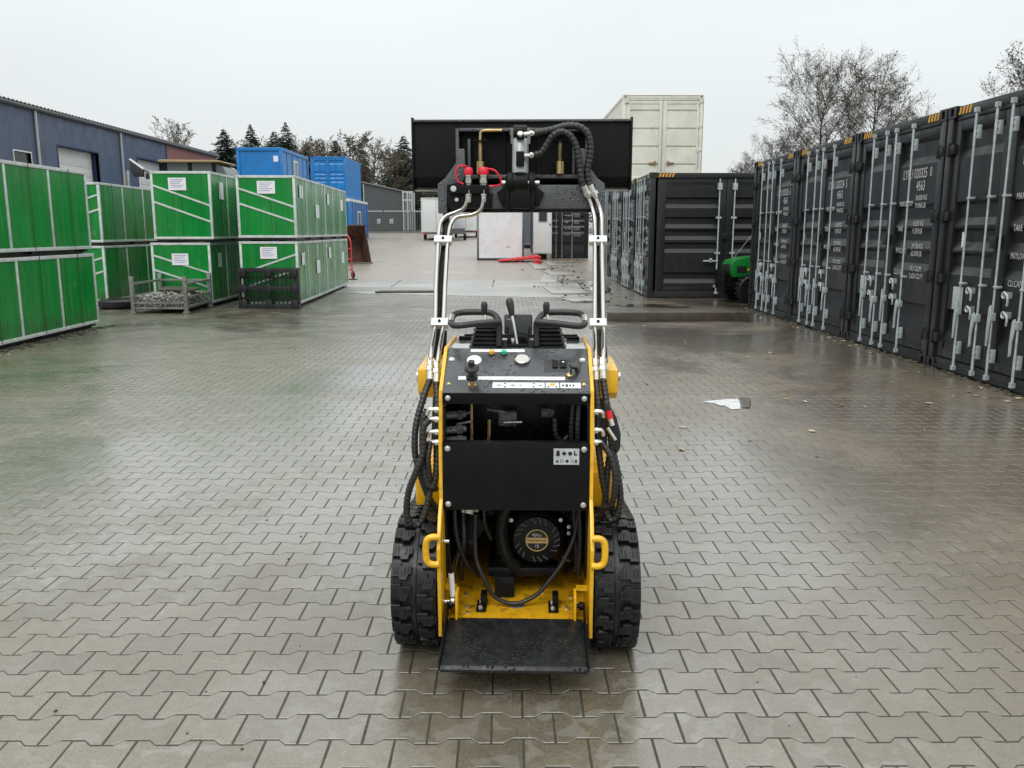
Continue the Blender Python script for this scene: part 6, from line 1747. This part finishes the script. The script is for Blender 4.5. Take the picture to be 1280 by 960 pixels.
# guard plate with a red-capped coupler on the right
q = MB(); pts = [(0.318, 0.945), (0.340, 0.925), (0.366, 0.88), (0.382, 0.82), (0.382, 0.765), (0.370, 0.745), (0.350, 0.775), (0.338, 0.84), (0.322, 0.89)]
q.prism(pts, 'y', 0.055, 0.075)
gd = lp(q, 'hose_guard', 'black_plastic', bevel=0.006)
cp = lp(MB().cyl((0.340, 0.045, 0.885), (0.349, 0.040, 0.855), 0.010, 12), 'quick_coupler', 'zinc', gd)
lp(MB().cyl((0.335, 0.047, 0.908), (0.341, 0.044, 0.880), 0.0115, 12), 'red_cap', 'red_plastic', gd)
lp(MB().tube([(0.332, 0.05, 0.845), (0.362, 0.045, 0.80)], 0.006, 6), 'stay_wire', 'zinc', gd)

# ---- cross tube with its end gussets
lp(MB().box(-0.372, 0.372, 0.93, 1.02, 1.650, 1.757), 'cross_tube', 'dark_steel_wet', bevel=0.006)
lp(MB().box(-0.36, 0.36, 0.935, 1.015, 1.636, 1.652), 'cross_tube_plate', 'black_paint', bevel=0.003)
for s in (-1, 1):
    lp(MB().prism([(s * 0.374, 1.63), (s * 0.374, 1.760), (s * 0.340, 1.785), (s * 0.288, 1.855), (s * 0.283, 1.912), (s * 0.252, 1.912), (s * 0.250, 1.80), (s * 0.262, 1.762), (s * 0.330, 1.755), (s * 0.335, 1.63)], 'y', 0.905, 0.935), 'end_gusset', 'dark_steel_wet', bevel=0.004)
# coupler bracket, left
cb = lp(MB().box(-0.322, -0.142, 0.875, 0.905, 1.715, 1.755).box(-0.33, -0.13, 0.895, 0.93, 1.655, 1.72), 'coupler_bracket', 'black_paint', bevel=0.003)
lp(MB().lathe([(0.014, 0), (0.013, 0.004), (0, 0.005)], (-0.300, 0.875, 1.737), (0, -1, 0), 14), 'bolt', 'zinc', cb)
lp(MB().lathe([(0.010, 0), (0.009, 0.008), (0, 0.009)], (-0.288, 0.895, 1.690), (0, -1, 0), 6), 'bolt', 'zinc', cb)
for x, rr in ((-0.234, 0.017), (-0.167, 0.021)):
    b0 = Vector((x, 0.888, 1.752))
    c = lp(MB().lathe([(rr * 0.8, 0), (rr * 0.85, 0.008), (rr, 0.010), (rr, 0.026), (rr * 0.86, 0.028), (rr * 0.86, 0.036), (rr * 0.98, 0.038), (rr * 0.98, 0.052), (0, 0.053)], b0, (0.02, 0, 1), 18), 'quick_coupler', 'chrome')
    lp(MB().lathe([(rr * 1.05, 0.045), (rr * 1.15, 0.05), (rr * 1.12, 0.070), (rr * 0.85, 0.078), (0, 0.080)], b0, (0.02, 0, 1), 18), 'red_cap', 'red_plastic', c)
    lp(MB().lathe([(0.009, -0.075), (0.011, -0.07), (0.011, -0.045), (0.014, -0.043), (0.014, -0.02), (0.010, -0.018), (0.010, 0.0)], b0, (0, 0, 1), 6), 'union_nut', 'zinc', c)
lp(MB().tube(spline([(-0.240, 0.885, 1.835), (-0.272, 0.87, 1.835), (-0.288, 0.87, 1.805), (-0.278, 0.872, 1.77), (-0.255, 0.878, 1.757)], 8), 0.0042, 6), 'cap_strap', 'red_plastic', smooth=60)
lp(MB().tube(spline([(-0.152, 0.88, 1.825), (-0.115, 0.87, 1.815), (-0.092, 0.87, 1.785), (-0.090, 0.872, 1.757), (-0.12, 0.878, 1.750), (-0.15, 0.882, 1.748)], 8), 0.0042, 6), 'cap_strap', 'red_plastic', smooth=60)

# ---- tilt cylinder in the middle
q = MB()
for s in (-1, 1): q.lathe([(0.0, 0.0), (0.048, 0.0), (0.05, 0.004), (0.05, 0.022), (0.048, 0.026), (0.0, 0.026)], (s * 0.062 - (0.026 if s > 0 else 0) , 0.93, 1.765), (1, 0, 0), 22)
q.lathe([(0.043, -0.035), (0.043, 0.035)], (-0.004, 0.93, 1.765), (1, 0, 0), 22)
q.prism([(-0.07, 1.64), (-0.07, 1.79), (-0.058, 1.80), (-0.05, 1.64)], 'y', 0.895, 0.95); q.prism([(0.042, 1.64), (0.05, 1.80), (0.062, 1.79), (0.062, 1.64)], 'y', 0.895, 0.95)
q.prism([(-0.11, 1.72), (-0.07, 1.755), (-0.07, 1.66), (-0.085, 1.66)], 'y', 0.912, 0.93); q.prism([(0.105, 1.72), (0.062, 1.755), (0.062, 1.66), (0.08, 1.66)], 'y', 0.912, 0.93)
q.box(-0.05, 0.042, 0.90, 0.93, 1.655, 1.735)
cl = lp(q, 'cylinder_clevis', 'black_paint', bevel=0.002)
lp(MB().cyl((-0.088, 0.93, 1.765), (0.082, 0.93, 1.765), 0.012, 12), 'clevis_pin', 'zinc', cl)
tc = lp(MB().cyl((-0.004, 0.935, 1.800), (-0.004, 0.985, 1.955), 0.038, 20), 'tilt_cylinder', 'cylinder_grey', bevel=0.004)
lp(MB().box(-0.022, 0.014, 0.890, 0.945, 1.835, 1.90), 'port_block', 'black_paint', tc, bevel=0.003)
lp(MB().box(-0.022, 0.014, 0.930, 0.985, 1.955, 1.985), 'port_block', 'black_paint', tc, bevel=0.003)
q = MB(); q.lathe([(0.032, -0.03), (0.034, -0.026), (0.034, 0.026), (0.032, 0.03)], (-0.006, 1.0, 1.990), (1, 0, 0), 18); lp(q, 'rod_end', 'black_paint', tc)
q = MB(); q.cyl((-0.052, 1.0, 1.985), (0.044, 1.0, 1.985), 0.010, 10); q.box(-0.048, -0.034, 0.975, 1.06, 1.94, 2.01); q.box(0.026, 0.040, 0.975, 1.06, 1.94, 2.01); lp(q, 'rod_pin', 'stillage_steel', tc)
for z, x in ((1.978, 0.012), (1.885, 0.012)):
    lp(MB().lathe([(0.012, 0), (0.014, 0.003), (0.014, 0.012), (0.010, 0.016), (0, 0.017)], (-0.004, 0.918 if z < 1.9 else 0.935, z - 0.006), (0, -0.8, 0.6), 10), 'port_bolt', 'zinc', tc)
    fitting((x, 0.915, z - 0.004), (0.062, 0.915, z), 0.010, tc)
ribbed_hose([(0.060, 0.915, 1.979), (0.10, 0.91, 1.985), (0.137, 0.905, 1.992), (0.205, 0.90, 2.008), (0.262, 0.90, 2.000), (0.298, 0.90, 1.962), (0.307, 0.90, 1.89), (0.294, 0.90, 1.82), (0.298, 0.90, 1.775), (0.306, 0.90, 1.752)], 0.0155, pitch=0.02)
ribbed_hose([(0.060, 0.915, 1.885), (0.090, 0.905, 1.893), (0.115, 0.90, 1.930), (0.137, 0.895, 1.962), (0.173, 0.89, 1.982), (0.213, 0.885, 1.968), (0.243, 0.885, 1.92), (0.258, 0.885, 1.85), (0.266, 0.885, 1.785), (0.276, 0.89, 1.750)], 0.0155, pitch=0.02)
fitting((0.306, 0.90, 1.756), (0.334, 0.908, 1.700), 0.015); fitting((0.276, 0.89, 1.754), (0.304, 0.905, 1.700), 0.015)

# ---- quick-attach frame with spring pins
qa = lp(MB().box(-0.300, -0.285, 1.0, 1.06, 1.74, 2.01).box(0.290, 0.305, 1.0, 1.06, 1.74, 2.01).box(-0.285, 0.290, 1.0, 1.06, 1.998, 2.012).box(-0.285, 0.290, 1.0, 1.06, 1.790, 1.806), 'attach_frame', 'dark_steel_wet', bevel=0.003)
for x in (-0.245, 0.232): lp(MB().box(x, x + 0.012, 1.005, 1.06, 1.81, 1.965), 'attach_rib', 'dark_steel_wet', qa, bevel=0.002)
for x, handle in ((-0.186, True), (0.175, False)):
    p_ = lp(MB().lathe([(0.019, 0), (0.019, 0.055), (0.0, 0.055)], (x, 0.985, 1.808), (0, 0, 1), 14), 'lock_pin_sleeve', 'brass')
    hx = [Vector((x + 0.0085 * cos(k * 0.9), 0.985 + 0.0085 * sin(k * 0.9), 1.863 + 0.0012 * k)) for k in range(70)]
    lp(MB().tube(hx, 0.0022, 5, cap=False), 'spring', 'brass', p_)
    if handle:
        lp(MB().tube(spline([(x, 0.985, 1.86), (x, 0.985, 1.975), (x + 0.006, 0.983, 1.993), (x + 0.022, 0.98, 1.998), (x + 0.098, 0.975, 1.998)], 6), 0.0068, 10), 'pin_handle', 'brass', p_)
    else: lp(MB().cyl((x, 0.985, 1.86), (x, 0.985, 1.95), 0.0055, 8), 'pin_rod', 'brass', p_)
    lp(MB().box(x - 0.03, x + 0.03, 0.96, 1.01, 1.950, 1.956), 'pin_plate', 'black_paint', p_)

# ---- bucket: curled back, floor towards the front, open side away from the camera
pb = [(1.065, 2.052), (1.065, 1.80), (1.10, 1.752), (1.16, 1.742), (1.56, 1.80)]
inner_ = [(1.56, 1.808), (1.16, 1.750), (1.106, 1.760), (1.073, 1.803), (1.073, 2.052)]
bk = lp(MB().prism(pb + inner_, 'x', -0.500, 0.500), 'bucket', 'black_paint', bevel=0.001)
for s in (-1, 1): lp(MB().prism([(1.055, 2.066), (1.055, 1.79), (1.09, 1.742), (1.16, 1.734), (1.57, 1.80), (1.50, 1.86), (1.12, 2.066)], 'x', s * 0.500, s * 0.509), 'bucket_cheek', 'black_paint', bk, bevel=0.001)
lp(MB().prism([(1.50, 1.785), (1.64, 1.806), (1.64, 1.812), (1.50, 1.803)], 'x', -0.512, 0.512), 'cutting_edge', 'stillage_steel', bk)
lp(MB().box(-0.5, 0.5, 1.05, 1.085, 2.046, 2.056), 'top_bar', 'dark_steel_wet', bk, bevel=0.002)
for x in (-0.30, -0.08, 0.08, 0.30): lp(MB().box(x - 0.005, x + 0.005, 1.045, 1.066, 1.80, 2.0), 'back_rib', 'black_paint', bk)
lp(MB().box(-0.496, 0.496, 1.066, 1.10, 1.735, 1.7415), 'wear_strip', 'stillage_steel', bk)
# tail end: radiator grille and front body behind the dash
lp(MB().box(-0.24, 0.24, 0.56, 0.92, 0.95, 1.06), 'front_cover', 'yellow_paint', bevel=0.02)
